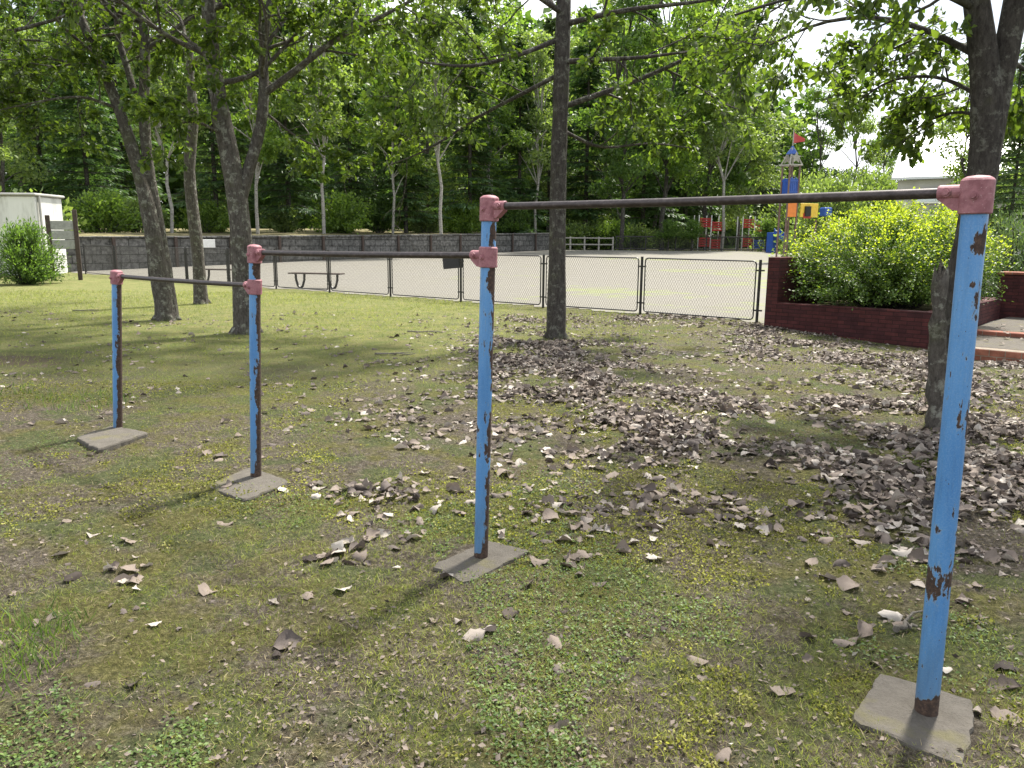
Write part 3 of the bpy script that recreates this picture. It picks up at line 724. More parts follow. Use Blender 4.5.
near_tree('slim_tree', (201, 302), 18.0, 'slim curved grey tree between the leaning and the forked trees',
  [([(201, 302, 0, None), (198, 250, 0, None), (190, 190, 0, None), (188, 155, 0, None), (196, 125, 0, None), (190, 85, 0, None), (189, 40, 0, None), (195, -60, 0, None)], (.17, .14, .13, .12, .10, .08, .06, .03))], 14, auto=9, zlow=4.8, spread=3.0, thin=(7.2, .2))
lf = near_tree('broadleaf_tree', (-95, 322), 13.5, 'tree whose leafy boughs hang into the top left corner, its trunk beyond the left edge',
  [([(-95, 322, 0, None), (-92, 240, 0, None), (-85, 120, 0, None), (-80, 0, 0, None), (-70, -150, 0, None)], (.17, .15, .13, .10, .04))], 17,
  limbs=[([(-85, 120, 0), (-40, 95, .2), (10, 90, .5), (55, 100, .8)], .04, 2.4), ([(-82, 60, 0), (-30, 40, 0), (40, 40, -.3)], .04, 2.4)], auto=7, zlow=3.9, spread=3.2)
# right tree: closer, bigger leaf on screen
rt = near_tree('twin_stemmed_tree', (946, 420), 6.4, 'rough-barked tree behind the tallest blue post, forking in two at the top right',
  [([(946, 420, 0, None), (951, 350, 0, None), (962, 270, 0, None), (980, 190, 0, None), (991, 130, 0, None), (985, 60, 0, None), (976, 0, 0, None), (960, -120, .1, None), (950, -260, .1, None), (960, -380, .2, None)], (.145, .125, .112, .112, .115, .09, .09, .08, .06, .03)),
   ([(986, 175, 0, None), (992, 130, 0, None), (1000, 80, 0, None), (1013, 20, 0, None), (1024, -40, 0, None), (1040, -160, 0, None), (1045, -300, 0, None)], (.085, .095, .092, .088, .075, .06, .03))], 15,
  size=.085, thin=(3.9, .2), leafn=29, kids=(6, 5, 3), bark='bark_dark',
  limbs=[([(985, 60, 0), (930, 30, .2), (880, 15, .4), (820, 20, .6), (770, 45, .8)], .03, 1.3),
         ([(988, 100, 0), (940, 75, .3), (890, 78, .5), (860, 100, .6)], .022, 1.1),
         ([(978, 10, 0), (920, -20, -.2), (850, -15, -.3), (780, 0, -.4), (735, 15, -.5)], .03, 1.4),
         ([(990, 120, 0), (960, 110, .4), (925, 120, .7), (895, 150, .9)], .018, 1.0),
         ([(985, 50, 0), (940, 40, .9), (900, 60, 1.4), (850, 75, 1.7)], .022, 1.2),
         ([(1010, 60, 0), (1040, 80, .4), (1060, 100, .6)], .02, 1.0)], auto=5, zlow=3.3, spread=1.6)
bs = []; 
p0 = P(938, 416, 6.25); p0[2] = -.03
pts = [p0, P(937, 370, 6.25), P(937, 320, 6.2), P(941, 275, 6.2)]; pts = resample(pts, 14)
Vt, Ft = tube_np(pts, np.linspace(.085, .05, 14)*(1+.16*np.sin(np.arange(14)*2.3)), 9)
Vt += np.random.default_rng(4).normal(0, .007, Vt.shape); Vt[-9:, 2] += np.array([.13, .02, .08, -.05, .0, .09, -.04, .03, .10])
rl = np.array(rt.location)
obj('broken_stem', mesh_np('broken_stem', np.concatenate([Vt, [pts[-1]-np.array([0, 0, .05])]])-rl, [Ft, np.array([(13*9+k, 13*9+(k+1) % 9, 14*9) for k in range(9)])], MAT['bark'], False), rt)['label'] = 'grey splintered broken stem'

# ------------------------------------------------------------------ far tree prototypes (meshes shared)
def proto_decid(seed, H, R0, leaf, bark, z0=.3, n=7500, size=.28, trunk_r=.15, lobes=26):
    r = np.random.default_rng(seed); T = Tree(seed)
    pts = np.array([[r.normal(0, .12)*i*.4, r.normal(0, .12)*i*.4, H*.92*i/9] for i in range(10)]); pts[0, :2] = 0
    T.tube(pts, np.linspace(trunk_r, .03, 10), 7)
    P_ = []; per = n//lobes
    for k in range(lobes):
        t = z0+(1-z0)*(k+.5)/lobes; zc = H*t; rad = R0*math.sin(math.pi*min(1, (t-z0+.12)/(1-z0+.15)))**.6*r.uniform(.35, 1.); a = r.uniform(0, 6.28)
        c = np.array([math.cos(a)*rad, math.sin(a)*rad, zc+r.normal(0, .3)]); q0 = pts[min(9, int(t*.85*9))]
        mid = (q0+c)/2+np.array([0, 0, .2]); T.tube(np.array([q0, mid, c]), [.05, .035, .012], 4)
        sz = R0*r.uniform(.28, .5)
        u = r.normal(0, 1, (per, 3)); u /= np.linalg.norm(u, axis=1, keepdims=True); rr = r.random(per)**.42
        P_.append(c+u*rr[:, None]*np.array([sz, sz, sz*.55]))
    P_ = np.concatenate(P_); m = len(P_); d = r.normal(0, 1, (m, 3)); d[:, 2] -= .3; nr = r.normal(0, .6, (m, 3)); nr[:, 2] += .9
    V, Fs, rn = scatter(T_RHOMB, P_, d, nr, size*r.uniform(.6, 1.2, m))
    return (mesh_np('trunk', np.concatenate(T.V), np.concatenate(T.F), MAT[bark], True), mesh_np('crown', V, Fs, MAT[leaf], False, rn))
def proto_conif(seed, H, R0, leaf, bark, z0=.12, size=.34, den=1.0):
    r = np.random.default_rng(seed); T = Tree(seed); T.tube(np.array([[0, 0, H*i/8] for i in range(9)]), np.linspace(.16, .02, 9), 7)
    P_, D_ = [], []; z = H*z0
    while z < H*.98:
        t = (z/H-z0)/(1-z0); L = R0*(1-t)**.8*r.uniform(.75, 1.1)+.15
        for k in range(int(r.integers(5, 8))):
            a = r.uniform(0, 6.28); l = L*r.uniform(.6, 1.1); m = int(14+l*34*den); s_ = r.random(m)**.7
            d = np.array([math.cos(a), math.sin(a), 0]); sag = -.16*l*s_**1.5+.1*s_
            q = np.array([0, 0, z])+d*(s_*l)[:, None]; q[:, 2] += sag; side = np.array([-d[1], d[0], 0]); wv = r.normal(0, 1, m)*.17*l*(1-s_*.6); q += side*wv[:, None]; q[:, 2] -= np.abs(r.normal(0, .1, m))
            P_.append(q); D_.append(d*.8+side*np.sign(wv)[:, None]*.6+np.array([0, 0, -.25])+r.normal(0, .2, (m, 3)))
            T.tube(np.array([[0, 0, z], d*l*.5+np.array([0, 0, z-.02]), d*l*.95+np.array([0, 0, z-.12*l])]), [.03, .02, .006], 3)
        z += r.uniform(.28, .5)*(.6+.5*(1-t))
    P_ = np.concatenate(P_); D_ = np.concatenate(D_); nr = r.normal(0, .35, P_.shape); nr[:, 2] += 1
    V, Fs, rn = scatter(T_NEEDLE, P_, D_, nr, size*r.uniform(.6, 1.2, len(P_)))
    return (mesh_np('trunk', np.concatenate(T.V), np.concatenate(T.F), MAT[bark], True), mesh_np('crown', V, Fs, MAT[leaf], False, rn))
def proto_bush(seed, R0, H, leaf, n=5000, size=.12, tpl=T_RHOMB, stems=40, sz_=.3, floor=.05):
    r = np.random.default_rng(seed); T = Tree(seed); P_, D_ = [], []; per = n//stems
    for k in range(stems):
        a = r.uniform(0, 6.28); e = r.uniform(.05, 1.5); q = np.array([math.cos(a)*math.cos(e)*R0, math.sin(a)*math.cos(e)*R0, floor*H+H*(1-floor)*math.sin(e)])*r.uniform(.8, 1.08)
        b = np.array([math.cos(a)*R0*.12, math.sin(a)*R0*.12, -.03]); mid = (b+q)/2+np.array([0, 0, .12*H]); T.tube(np.array([b, mid, q]), [.018, .012, .004], 4)
        t = r.random(per)**.5; cur = b*((1-t)**2)[:, None]+2*mid*(t*(1-t))[:, None]+q*(t**2)[:, None]
        P_.append(cur+r.normal(0, sz_*R0*.45, (per, 3))*t[:, None]*np.array([1, 1, .75])); D_.append(np.tile((q-b), (per, 1))/R0)
    P_ = np.concatenate(P_); D_ = np.concatenate(D_)+r.normal(0, .7, (len(P_), 3)); keep = P_[:, 2] > .02; P_ = P_[keep]; D_ = D_[keep]; nr = r.normal(0, .5, P_.shape); nr[:, 2] += .9
    V, Fs, rn = scatter(tpl, P_, D_, nr, size*r.uniform(.6, 1.2, len(P_)))
    return (mesh_np('stems', np.concatenate(T.V), np.concatenate(T.F), MAT['bark_dark'], True), mesh_np('foliage', V, Fs, MAT[leaf], False, rn))
def place(proto, name, loc, label, cat, group=None, sc=1.0, rz=None, names=('trunk', 'crown')):
    t = thing(name, loc, label, cat, group, rz if rz is not None else random.uniform(0, 6.28), sc)
    obj(names[0], proto[0], t); obj(names[1], proto[1], t); return t
D1 = proto_decid(21, 15, 3.4, 'leaf_mid', 'bark_dark'); D2 = proto_decid(22, 17, 3.0, 'leaf_dark', 'bark_dark', .2); D3 = proto_decid(23, 13, 2.6, 'leaf_mid', 'bark_pale', .35, trunk_r=.11)
D4 = proto_decid(24, 16, 3.6, 'leaf_grey', 'bark_dark', .15, n=9000); D5 = proto_decid(25, 15, 2.4, 'leaf_grey', 'bark_pale', .42, 5200, trunk_r=.12)
C1 = proto_conif(31, 17, 2.9, 'needle', 'bark_dark'); C2 = proto_conif(32, 14, 2.6, 'needle', 'bark_dark', .08); C3 = proto_conif(33, 18, 3.3, 'needle_pale', 'bark_dark', .2)
B1 = proto_bush(41, 1.6, 1.7, 'leaf_mid', 4200, .17); B2 = proto_bush(42, 1.3, 1.4, 'leaf_grey', 3600, .15); B3 = proto_bush(43, 1.2, 2.0, 'leaf_dark', 3600, .15)
GW = 'trees of the wood behind the retaining wall'
# (pixel x of trunk, distance, prototype, scale, name, label)
far = [
 (8, 40, D4, .75, 'bushy_tree', 'pale grey-green bushy tree above the white building'), (48, 46, C2, .95, 'conifer_tree', 'dark conifer rising right behind the white building'),
 (30, 54, D2, 1.1, 'broadleaf_tree', 'tall dark tree in the top left corner of the wood'), (92, 44, C1, .9, 'conifer_tree', 'dark drooping conifer above the notice board'),
 (128, 50, C2, 1.15, 'conifer_tree', 'dark conifer just left of the leaning tree'), (172, 43, D5, .85, 'birch_tree', 'thin leaning birch seen between the leaning and slim trees'),
 (150, 60, D1, 1.2, 'broadleaf_tree', 'tall green tree behind the leaning tree'), (218, 47, C1, .95, 'conifer_tree', 'conifer with low boughs left of the forked tree'),
 (258, 45, D3, .95, 'birch_tree', 'pale trunked tree right behind the forked tree'), (235, 62, D2, 1.2, 'broadleaf_tree', 'dark tree far behind the forked tree'),
 (290, 50, C2, 1.1, 'conifer_tree', 'dark conifer above the nearer bench'), (324, 47, D5, .95, 'birch_tree', 'pale curved trunk standing on the wall edge above the middle bar'),
 (352, 55, C1, 1.05, 'conifer_tree', 'tall conifer left of the pale twin trunks'), (378, 64, D1, 1.2, 'broadleaf_tree', 'bright-topped tree far back above the middle bar'),
 (393, 52, D3, .9, 'birch_tree', 'thin light trunk, left one of two close together over the middle bar'), (406, 54, C2, 1.0, 'conifer_tree', 'dark grey trunk, right one of two close together over the middle bar'),
 (441, 51, D5, 1.0, 'birch_tree', 'pale trunk left of the third blue post'), (428, 66, D4, 1.2, 'broadleaf_tree', 'large grey-green tree far behind the third blue post'),
 (470, 58, C1, 1.1, 'conifer_tree', 'dark conifer just behind the third blue post'), (491, 60, D3, 1.0, 'birch_tree', 'white thin stem right above the third post cap'),
 (519, 62, C2, 1.2, 'conifer_tree', 'conifer between the third blue post and the centre tree'), (535, 61, D5, 1.05, 'birch_tree', 'white birch trunk just left of the centre tree'),
 (500, 74, D1, 1.4, 'broadleaf_tree', 'tall tree in the back row left of the centre tree'), (548, 70, C3, 1.1, 'conifer_tree', 'conifer hidden mostly behind the centre tree'),
]
for px, d, pr, sc, nm, lab in far:
    p = P(px, 236, d); z = wood_z(p[0], d); place(pr, nm, (p[0], d, z), lab, 'tree', GW, sc)
GP = 'trees around the playground'
far2 = [
 (585, 68, C2, 1.45, 'conifer_tree', 'dark conifer just right of the centre tree, behind the rail fence'), (600, 80, D4, 1.4, 'broadleaf_tree', 'large tree behind the white rail fence'),
 (621, 63, D2, 1.25, 'broadleaf_tree', 'dark trunked tree at the right end of the rail fence'), (642, 76, C1, 1.45, 'conifer_tree', 'dark conifer behind the clipped shrubs'),
 (662, 66, D1, 1.45, 'broadleaf_tree', 'mid green tree left of the red climbing frame'), (684, 82, C2, 1.7, 'conifer_tree', 'conifer far behind the red climbing frame'),
 (705, 70, D2, 1.3, 'broadleaf_tree', 'dark tree above the red climbing frame'), (722, 64, D5, 1.2, 'birch_tree', 'birch with bare white stem between the play frames'),
 (737, 72, D4, 1.25, 'broadleaf_tree', 'grey-green tree left of the play tower'), (760, 80, C3, .85, 'conifer_tree', 'pale conifer right beside the sky gap'),
 (556, 84, D4, 1.5, 'broadleaf_tree', 'tallest crown in the back row behind the centre tree'), (655, 90, D1, 1.5, 'broadleaf_tree', 'tall crown in the back row over the playground'),
 (812, 92, D2, 1.05, 'broadleaf_tree', 'dark tree beyond the round green bushes'), (850, 96, D4, 1.18, 'broadleaf_tree', 'blue-green tree left of the metal roof'), (882, 84, D2, .82, 'broadleaf_tree', 'tree touching the left end of the metal roof'),
 (958, 26, D4, .42, 'small_tree', 'small loose tree in front of the metal-roofed building'), (1008, 24, C3, .42, 'conifer_tree', 'dark conifer at the right edge beyond the planter'), (985, 34, D2, .50, 'broadleaf_tree', 'dark tree right behind the rough-barked tree'),
 (1045, 30, D2, .6, 'broadleaf_tree', 'dark tree cut by the right edge of the picture'),
]
for px, d, pr, sc, nm, lab in far2:
    p = P(px, 240, d); place(pr, nm, (p[0], d, float(gz(p[0], d))), lab, 'tree', GP, sc)
# far wood mass closing the background
r = np.random.default_rng(77); Q = []
for px in np.arange(-60, 800, 8.0):
    d = r.uniform(92, 112); ht = (26 if px < 700 else 26-(px-700)*.10)*r.uniform(.8, 1.1); c = P(px, 240, d); m = 620
    zz = r.random(m)**1.35*ht; rad = 2.6*np.sqrt(np.clip(1-((zz-ht*.4)/(ht*.62))**2, .02, 1)); a = r.uniform(0, 6.28, m)
    Q.append(np.stack([c[0]+np.cos(a)*rad*r.random(m)**.4, d+np.sin(a)*rad*r.random(m)**.4, zz+.8], 1))
Q = np.concatenate(Q); nr = r.normal(0, .6, Q.shape); nr[:, 2] += .6; nr[:, 1] -= .5
V, Fs, rn = scatter(T_RHOMB, Q, r.normal(0, 1, Q.shape), nr, r.uniform(.8, 1.6, len(Q)))
tag(obj('far_wood', mesh_np('far_wood', V, Fs, MAT['leaf_dark'], False, rn)), 'solid dark mass of distant woodland closing the view behind the trees', 'woodland', kind='stuff')

# bushes
UB = 'bushes along the edge of the wood'
bl = [(105, 40, B1, .9, 'green bush above the wall right of the notice board'), (140, 43, B2, 1., 'pale bush above the wall behind the leaning tree'), (205, 46, B1, .8, 'bush above the wall behind the slim tree'),
      (285, 49, B2, .9, 'pale bush on the wall top above the nearer bench'), (345, 50, B1, 1.1, 'bright bush on the wall top above the middle bar'), (380, 54, B3, 1., 'dark bush on the wall top left of the pale trunks'),
      (425, 55, B2, .9, 'pale bush left of the third blue post above the wall'), (465, 57, B1, 1.0, 'green bush immediately left of the third post above the wall'), (512, 60, B3, 1.0, 'dark bush above the wall right of the third post')]
for px, d, pr, sc, lab in bl:
    p = P(px, 236, d); place(pr, 'bush', (p[0], d, wood_z(p[0], d)), lab, 'bush', UB, sc*1.25, names=('stems', 'foliage'))
bl2 = [(575, 64.5, B2, 1.15, 'yellow-green bush at the left end of the rail fence'), (598, 66, B2, 1.3, 'yellow-green bush behind the middle of the rail fence'), (640, 65, B2, 1.1, 'pale bush right of the rail fence'),
       (608, 64.5, B1, 1.0, 'green bush at the right end of the rail fence'), (680, 66, B2, 1.0, 'pale bush left of the red climbing frame')]
for px, d, pr, sc, lab in bl2:
    p = P(px, 240, d); place(pr, 'bush', (p[0], d, float(gz(p[0], d))), lab, 'bush', 'bushes by the playground fence', sc*1.3, names=('stems', 'foliage'))
def clipped(px, d, label):
    p = P(px, 240, d); t = thing('clipped_shrub', (p[0], d, float(gz(p[0], d))), label, 'shrub', 'small clipped shrubs on stems by the playground fence')
    o = obj('foliage', B3[1], t); o.scale = (.85, .85, .75); o.location = (0, 0, .9); MB().tube([(0, 0, -.05), (0.03, 0, .5), (0, 0, 1.3)], [.07, .05, .04], 7).build('stem', MAT['bark_dark'], t)
for px, lab in ((668, 'dark clipped shrub on a stem, left of the three before the play frames'), (692, 'dark clipped shrub on a stem in front of the red climbing frame'), (766, 'dark clipped shrub on a stem left of the play tower')):
    clipped(px, 61, lab)
rb = proto_bush(45, 3.0, 3.4, 'leaf_grey', 9000, .24, stems=70, sz_=.34)
for px, d, sc, lab in ((826, 50, .98, 'round grey-green bush right of the play tower'), (868, 56, 1.1, 'second round green bush, right of the first, left of the metal roof'), (800, 62, 1.1, 'round green bush directly behind the play tower')):
    p = P(px, 240, d); place(rb, 'round_bush', (p[0], d, float(gz(p[0], d))), lab, 'bush', 'round bushes behind the planter', (sc, sc, sc*1.45), names=('stems', 'foliage'))
pine = proto_bush(46, .95, 1.7, 'needle_pale', 9000, .085, T_NEEDLE, stems=60, sz_=.3)
p = P(1016, 270, 17); place(pine, 'pine_shrub', (p[0], 17, float(gz(p[0], 17))), 'grey-green pine shrub at the right edge behind the planter', 'shrub', None, (1.1, 1.1, 1.25), names=('stems', 'foliage'))
lb = proto_bush(47, 1.02, 1.75, 'leaf_dark', 9000, .12, T_NEEDLE, stems=90, sz_=.28, floor=.02)
p = P(27, 283, 25.0); place(lb, 'evergreen_shrub', (p[0], 25, float(gz(p[0], 25))), 'rounded feathery evergreen shrub in front of the white building', 'shrub', None, (1.12, 1.12, 1.06), names=('stems', 'foliage'))
p = P(18, 215, 36); place(B2, 'bush', (p[0], 36, float(gz(p[0], 36))), 'pale bush on the roof line behind the white building', 'bush', UB, 2.2, names=('stems', 'foliage'))

# spirea in the planter
r = np.random.default_rng(88); T = Tree(88); Pq, Dq, Tq = [], [], []
ca, cb = FW*.52, 2.15
NST = 620
for k in range(NST):
    a = r.uniform(0, 6.28); e = math.asin(min(1, r.uniform(.08, 1.02))); rad = r.uniform(.86, 1.1)
    top = np.array([math.cos(a)*(math.cos(e)*1.55+.5*math.sin(2*e)), math.sin(a)*math.cos(e)*2.45, HT-.05+.05+1.72*math.sin(e)])*np.array([rad, rad, r.uniform(.92, 1.07)])
    if r.random() < .03: top[2] += r.uniform(.1, .38)
    # asymmetry: lower at the left, full at the right
    b = np.array([math.cos(a)*.5*r.random(), math.sin(a)*1.1*r.random(), HT-.12]); 
    def L2W(q): x = ca+q[0]; y = cb+q[1]; w_ = PL_C+UF*x+US*y; return np.array([w_[0], w_[1], q[2]])
    B_, T_ = L2W(b), L2W(top); mid = (B_+T_)/2+np.array([0, 0, .22]); T.tube(np.array([B_, mid, T_]), [.008, .006, .002], 3)
    m = 150; t = r.uniform(.2, 1.0, m)**.8; q = B_*((1-t)**2)[:, None]+2*mid*(t*(1-t))[:, None]+T_*(t**2)[:, None]
    Tq.append(t); Pq.append(q+r.normal(0, .055, (m, 3))); Dq.append(np.tile((T_-mid)/np.linalg.norm(T_-mid), (m, 1)))
Pq = np.concatenate(Pq); Dq = np.concatenate(Dq)*.6+r.normal(0, .6, Pq.shape); nr = r.normal(0, .5, Pq.shape); nr[:, 2] += 1
Tq = np.concatenate(Tq); tip = (Tq > .86) & (Pq[:, 2] > 1.4+r.normal(0, .3, len(Tq)))  # tip colour kept to the upper stems, so the top looks lit
V, Fs, rn = scatter(T_RHOMB, Pq, Dq, nr, .05*r.uniform(.6, 1.25, len(Pq)))
c = PLw(ca, cb, HT-.1); sh = thing('flowering_shrub', c, 'large mounded yellow-green shrub filling the brick planter', 'shrub')
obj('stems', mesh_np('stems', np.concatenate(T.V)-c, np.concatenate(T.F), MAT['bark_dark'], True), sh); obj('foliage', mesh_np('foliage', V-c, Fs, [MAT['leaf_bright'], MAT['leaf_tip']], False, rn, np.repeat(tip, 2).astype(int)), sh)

# ------------------------------------------------------------------ far building with metal roof
bx = P(892, 240, 46); zb = float(gz(bx[0], 46))
hb_ = thing('metal_roofed_building', (bx[0], 46, zb), 'grey building with a bright pale metal roof seen past the shrub', 'building', rz=R(-31))
ze = P(892, 180, 46)[2]-zb; zr = P(892, 141, 52)[2]-zb
MB().box((7, 5, ze/2), (14, 9.6, ze)).build('wall', MAT['grey_wall'], hb_)
MB().add([(-.3, -.3, ze), (14.3, -.3, ze), (14.3, 5, zr), (-.3, 5, zr), (-.3, 10.3, ze), (14.3, 10.3, ze), (-.3, -.3, ze+.14), (14.3, -.3, ze+.14), (14.3, 5, zr+.14), (-.3, 5, zr+.14), (-.3, 10.3, ze+.14), (14.3, 10.3, ze+.14)],
   [(6, 7, 8, 9), (9, 8, 11, 10), (0, 3, 2, 1), (3, 4, 5, 2), (0, 1, 7, 6), (4, 10, 11, 5), (0, 6, 9, 3), (3, 9, 10, 4), (1, 2, 8, 7), (2, 5, 11, 8), ]).build('roof', MAT['roof_metal'], hb_)
for k in range(4):
    f = MB().box((1.8+3*k, -.02+.2-.2, ze-.95), (1.7, .08, .8), 0, .01).build('window', MAT['white_paint'], hb_); MB().box((1.8+3*k, -.07, ze-.95), (1.5, .02, .62)).build('pane', MAT['glass_pale'], f)

# ------------------------------------------------------------------ playground
def PP(px, d): p = P(px, 240, d); return (p[0], d, float(gz(p[0], d)))
d = 45.; o = PP(786, d); S = d/F_PX
tw = thing('play_tower', o, 'tall play tower with blue panels, pointed star-fronted roof and red pennant', 'play tower', rz=R(18))
zof = lambda py: P(786, py, d)[2]-o[2]
hw = .33
for sx in (-hw, hw):
    for sy in (-hw, hw): MB().tube([(sx, sy, 0), (sx, sy, zof(165))], .055, 10).build('post', MAT['play_post'], tw)
MB().box((0, 0, zof(196)), (.78, .78, .07), 0, .01).build('platform', MAT['play_post'], tw)
for sy in (-1, 1):
    m = MB(); zl, zh = zof(194), zof(179)
    for k in range(5): m.box((-.25+.125*k, sy*.31, (zl+zh)/2+(.04 if k % 2 else 0)), (.10, .03, zh-zl+(.06 if k % 2 else 0)), 0, .008)
    m.box((0, sy*.335, zh-.12), (.62, .022, .09)); m.box((0, sy*.335, zl+.1), (.62, .022, .09)); m.build('panel', MAT['play_blue'], tw)
m = MB(); zl, zh = zof(194), zof(179)
for sx in (-1, 1):
    for k in range(4): m.box((sx*.31, -.2+.13*k, (zl+zh)/2), (.03, .10, zh-zl), 0, .008)
    m.box((sx*.335, 0, zh-.12), (.022, .56, .09))
m.build('panel', MAT['play_blue'], tw)
# lower panels
MB().box((-.02, -.36, zof(210)), (.58, .05, zof(203)-zof(217)), 0, .01).build('panel', MAT['play_orange'], tw)['label'] = 'orange lower panel'
yp = MB().box((1.35, -.1, zof(210)), (1.2, .06, zof(203)-zof(217)), 0, .015).build('panel', MAT['play_yellow'], tw); yp['label'] = 'yellow side panel'
MB().tube([(1.2, -.16, zof(216)), (1.2, -.16, zof(206))], .2, 12).build('tunnel_opening_shade', MAT['void_shade'], tw)  # solid dark tube; the shade inside the opening is only its colour
MB().box((1.2, -.15, zof(215.5)), (.5, .05, .3), 0, .01).build('panel', MAT['play_red'], tw)
MB().box((2.6, 0, zof(211)), (.5, .5, .5), 0, .05).build('bridge_box', MAT['play_blue'], tw)
MB().box((2.2, .3, 1.2), (.09, .09, 2.4)).build('post', MAT['play_post'], tw)
# roof: blue pyramid with timber gables
zr0, zr1 = zof(165), zof(147)
m = MB(); zc = zr0+(zr1-zr0)*.6
for sx in (-1, 1):
    for sy in (-1, 1): m.tube([(sx*.42, sy*.42, zr0-.05), (sx*.05, sy*.05, zr1-.05)], .045, 6)
for a_, b_ in (((-.42, -.42), (.42, -.42)), ((.42, -.42), (.42, .42)), ((.42, .42), (-.42, .42)), ((-.42, .42), (-.42, -.42))): m.tube([(*a_, zr0-.02), (*b_, zr0-.02)], .045, 6)
m.build('roof_frame', MAT['grey_wood'], tw)
MB().add([(-.24, -.24, zc), (.24, -.24, zc), (.24, .24, zc), (-.24, .24, zc), (-.03, -.03, zr1+.06), (.03, -.03, zr1+.06), (.03, .03, zr1+.06), (-.03, .03, zr1+.06)],
  [(3, 2, 1, 0), (0, 1, 5, 4), (1, 2, 6, 5), (2, 3, 7, 6), (3, 0, 4, 7), (4, 5, 6, 7)]).build('roof', MAT['play_blue'], tw)
for sy in (-1, 1):
    star = MB(); n = 10; cz = (zr0+zr1)/2-.12; V_ = []
    for k in range(n):
        a = math.pi/2+k*math.pi/5; rr_ = .34 if k % 2 == 0 else .15; V_.append((rr_*math.cos(a), sy*.40, cz+rr_*math.sin(a)))
    V2 = [(x, y-.04*sy, z) for x, y, z in V_]
    star.add(V_+V2, [tuple(range(n)), tuple(range(2*n-1, n-1, -1))]+[(k, k+n, (k+1) % n+n, (k+1) % n) for k in range(n)]); so2 = star.build('star_gable', MAT['grey_wood'], tw)
MB().tube([(0, 0, zr1-.05), (0, 0, zof(129))], .03, 8).build('flag_pole', MAT['grey_wood'], tw)
zf0, zf1 = zof(143), zof(132)
nf = 8; V_ = []
for k in range(nf+1):
    t = k/nf; x = .03+.72*t; y = .05*math.sin(t*5); V_ += [(x, y, zf0+(.25 if False else 0)+t*.12), (x, y, zf1-(zf1-zf0)*.55*t)]
V2 = [(x, y+.01, z) for x, y, z in V_]; m_ = len(V_)
Fc = [(2*k, 2*k+2, 2*k+3, 2*k+1) for k in range(nf)]+[(m_+2*k+1, m_+2*k+3, m_+2*k+2, m_+2*k) for k in range(nf)]
MB().add(V_+V2, Fc).build('flag', MAT['play_red'], tw)
# climbing frames
def climber(px, d, label, cols=('play_red',)):
    o = PP(px, d); t = thing('climbing_frame', o, label, 'climbing frame', 'climbing frames in the playground', R(10))
    for sx in (-1.1, 0, 1.1):
        for sy in (-.5, .5): MB().tube([(sx, sy, 0), (sx, sy, 2.9)], .05, 8).build('post', MAT['white_paint'], t)
    for sx, z, c in ((-.55, 2.3, 0), (.55, 2.0, 0), (-.55, .7, 0), (.55, .55, -1)):
        m = MB()
        for k in range(4): m.box((sx, -.5, z-.3+.2*k), (1.0, .04, .14), 0, .01)
        m.box((sx-.42, -.53, z), (.07, .02, .8)); m.box((sx+.42, -.53, z), (.07, .02, .8)); m.build('panel', MAT[cols[c]], t)
    MB().box((0, 0, 1.3), (2.2, .96, .06)).build('deck', MAT['play_post'], t)
    m = MB()
    for k in range(5): m.tube([(1.1, -.5+.25*k, 0.), (1.1, -.5+.25*k, 1.3)], .018, 6)
    for k in range(4): m.tube([(1.1, -.5, .3*k+.2), (1.1, .5, .3*k+.2)], .018, 6)
    m.build('climbing_net', MAT['play_red'], t)
climber(708, 66, 'red and white climbing frame, the left one behind the playground fence', ('play_red', 'play_red'))
climber(751, 68, 'red and white climbing frame just left of the play tower', ('play_red', 'play_blue'))
o = PP(776, 58); sp_ = thing('play_slide', o, 'low blue slide between the climbing frame and the play tower', 'slide', rz=R(-60))
MB().add([(0, -.25, 1.5), (0, .25, 1.5), (1.8, .25, .3), (1.8, -.25, .3), (0, -.25, 1.44), (0, .25, 1.44), (1.8, .25, .24), (1.8, -.25, .24)], [(0, 3, 2, 1), (4, 5, 6, 7), (0, 1, 5, 4), (1, 2, 6, 5), (2, 3, 7, 6), (3, 0, 4, 7)]).build('chute', MAT['play_blue'], sp_)
for sy in (-.28, .28): MB().add([(0, sy, 1.4), (1.8, sy, .2), (1.8, sy, .55), (0, sy, 1.8), (0, sy+.03, 1.4), (1.8, sy+.03, .2), (1.8, sy+.03, .55), (0, sy+.03, 1.8)], [(0, 1, 2, 3), (7, 6, 5, 4), (0, 4, 5, 1), (1, 5, 6, 2), (2, 6, 7, 3), (3, 7, 4, 0)]).build('side_rail', MAT['play_blue'], sp_)
MB().box((-.35, 0, .75), (.6, .56, 1.5), 0, .02).build('stair', MAT['play_blue'], sp_)
# rail fence and baluster fence behind the field
a, b = PP(556, 61), PP(613, 61.5)
def rail_fence(a, b, name, label, mat, n, h, rails, pr=.05, bal=0):
    a, b = np.array(a), np.array(b); L = np.linalg.norm(b-a); t = thing(name, a, label, 'fence', rz=math.atan2(b[1]-a[1], b[0]-a[0]))
    for k in range(n+1): MB().box((L*k/n, 0, h/2-.1), (pr*2, pr*2, h+.2), 0, .01).build('post', mat, t)
    for z in rails: MB().box((L/2, -pr-.015, z), (L+.1, .03, .09), 0, .005).build('rail', mat, t)
    if bal:
        m = MB()
        for k in range(bal): m.box((L*(k+.5)/bal, 0, h*.5), (.025, .025, h*.86))
        m.build('balusters', mat, t)
rail_fence(a, b, 'rail_fence', 'weathered pale two-rail wooden fence beyond the field, right of the centre tree', MAT['grey_wood'], 4, 1.05, (.45, .95), .06)
rail_fence(PP(616, 62), PP(800, 60), 'baluster_fence', 'thin black baluster fence in front of the playground', MAT['black_metal'], 12, 1.15, (.15, 1.1), .03, 150)

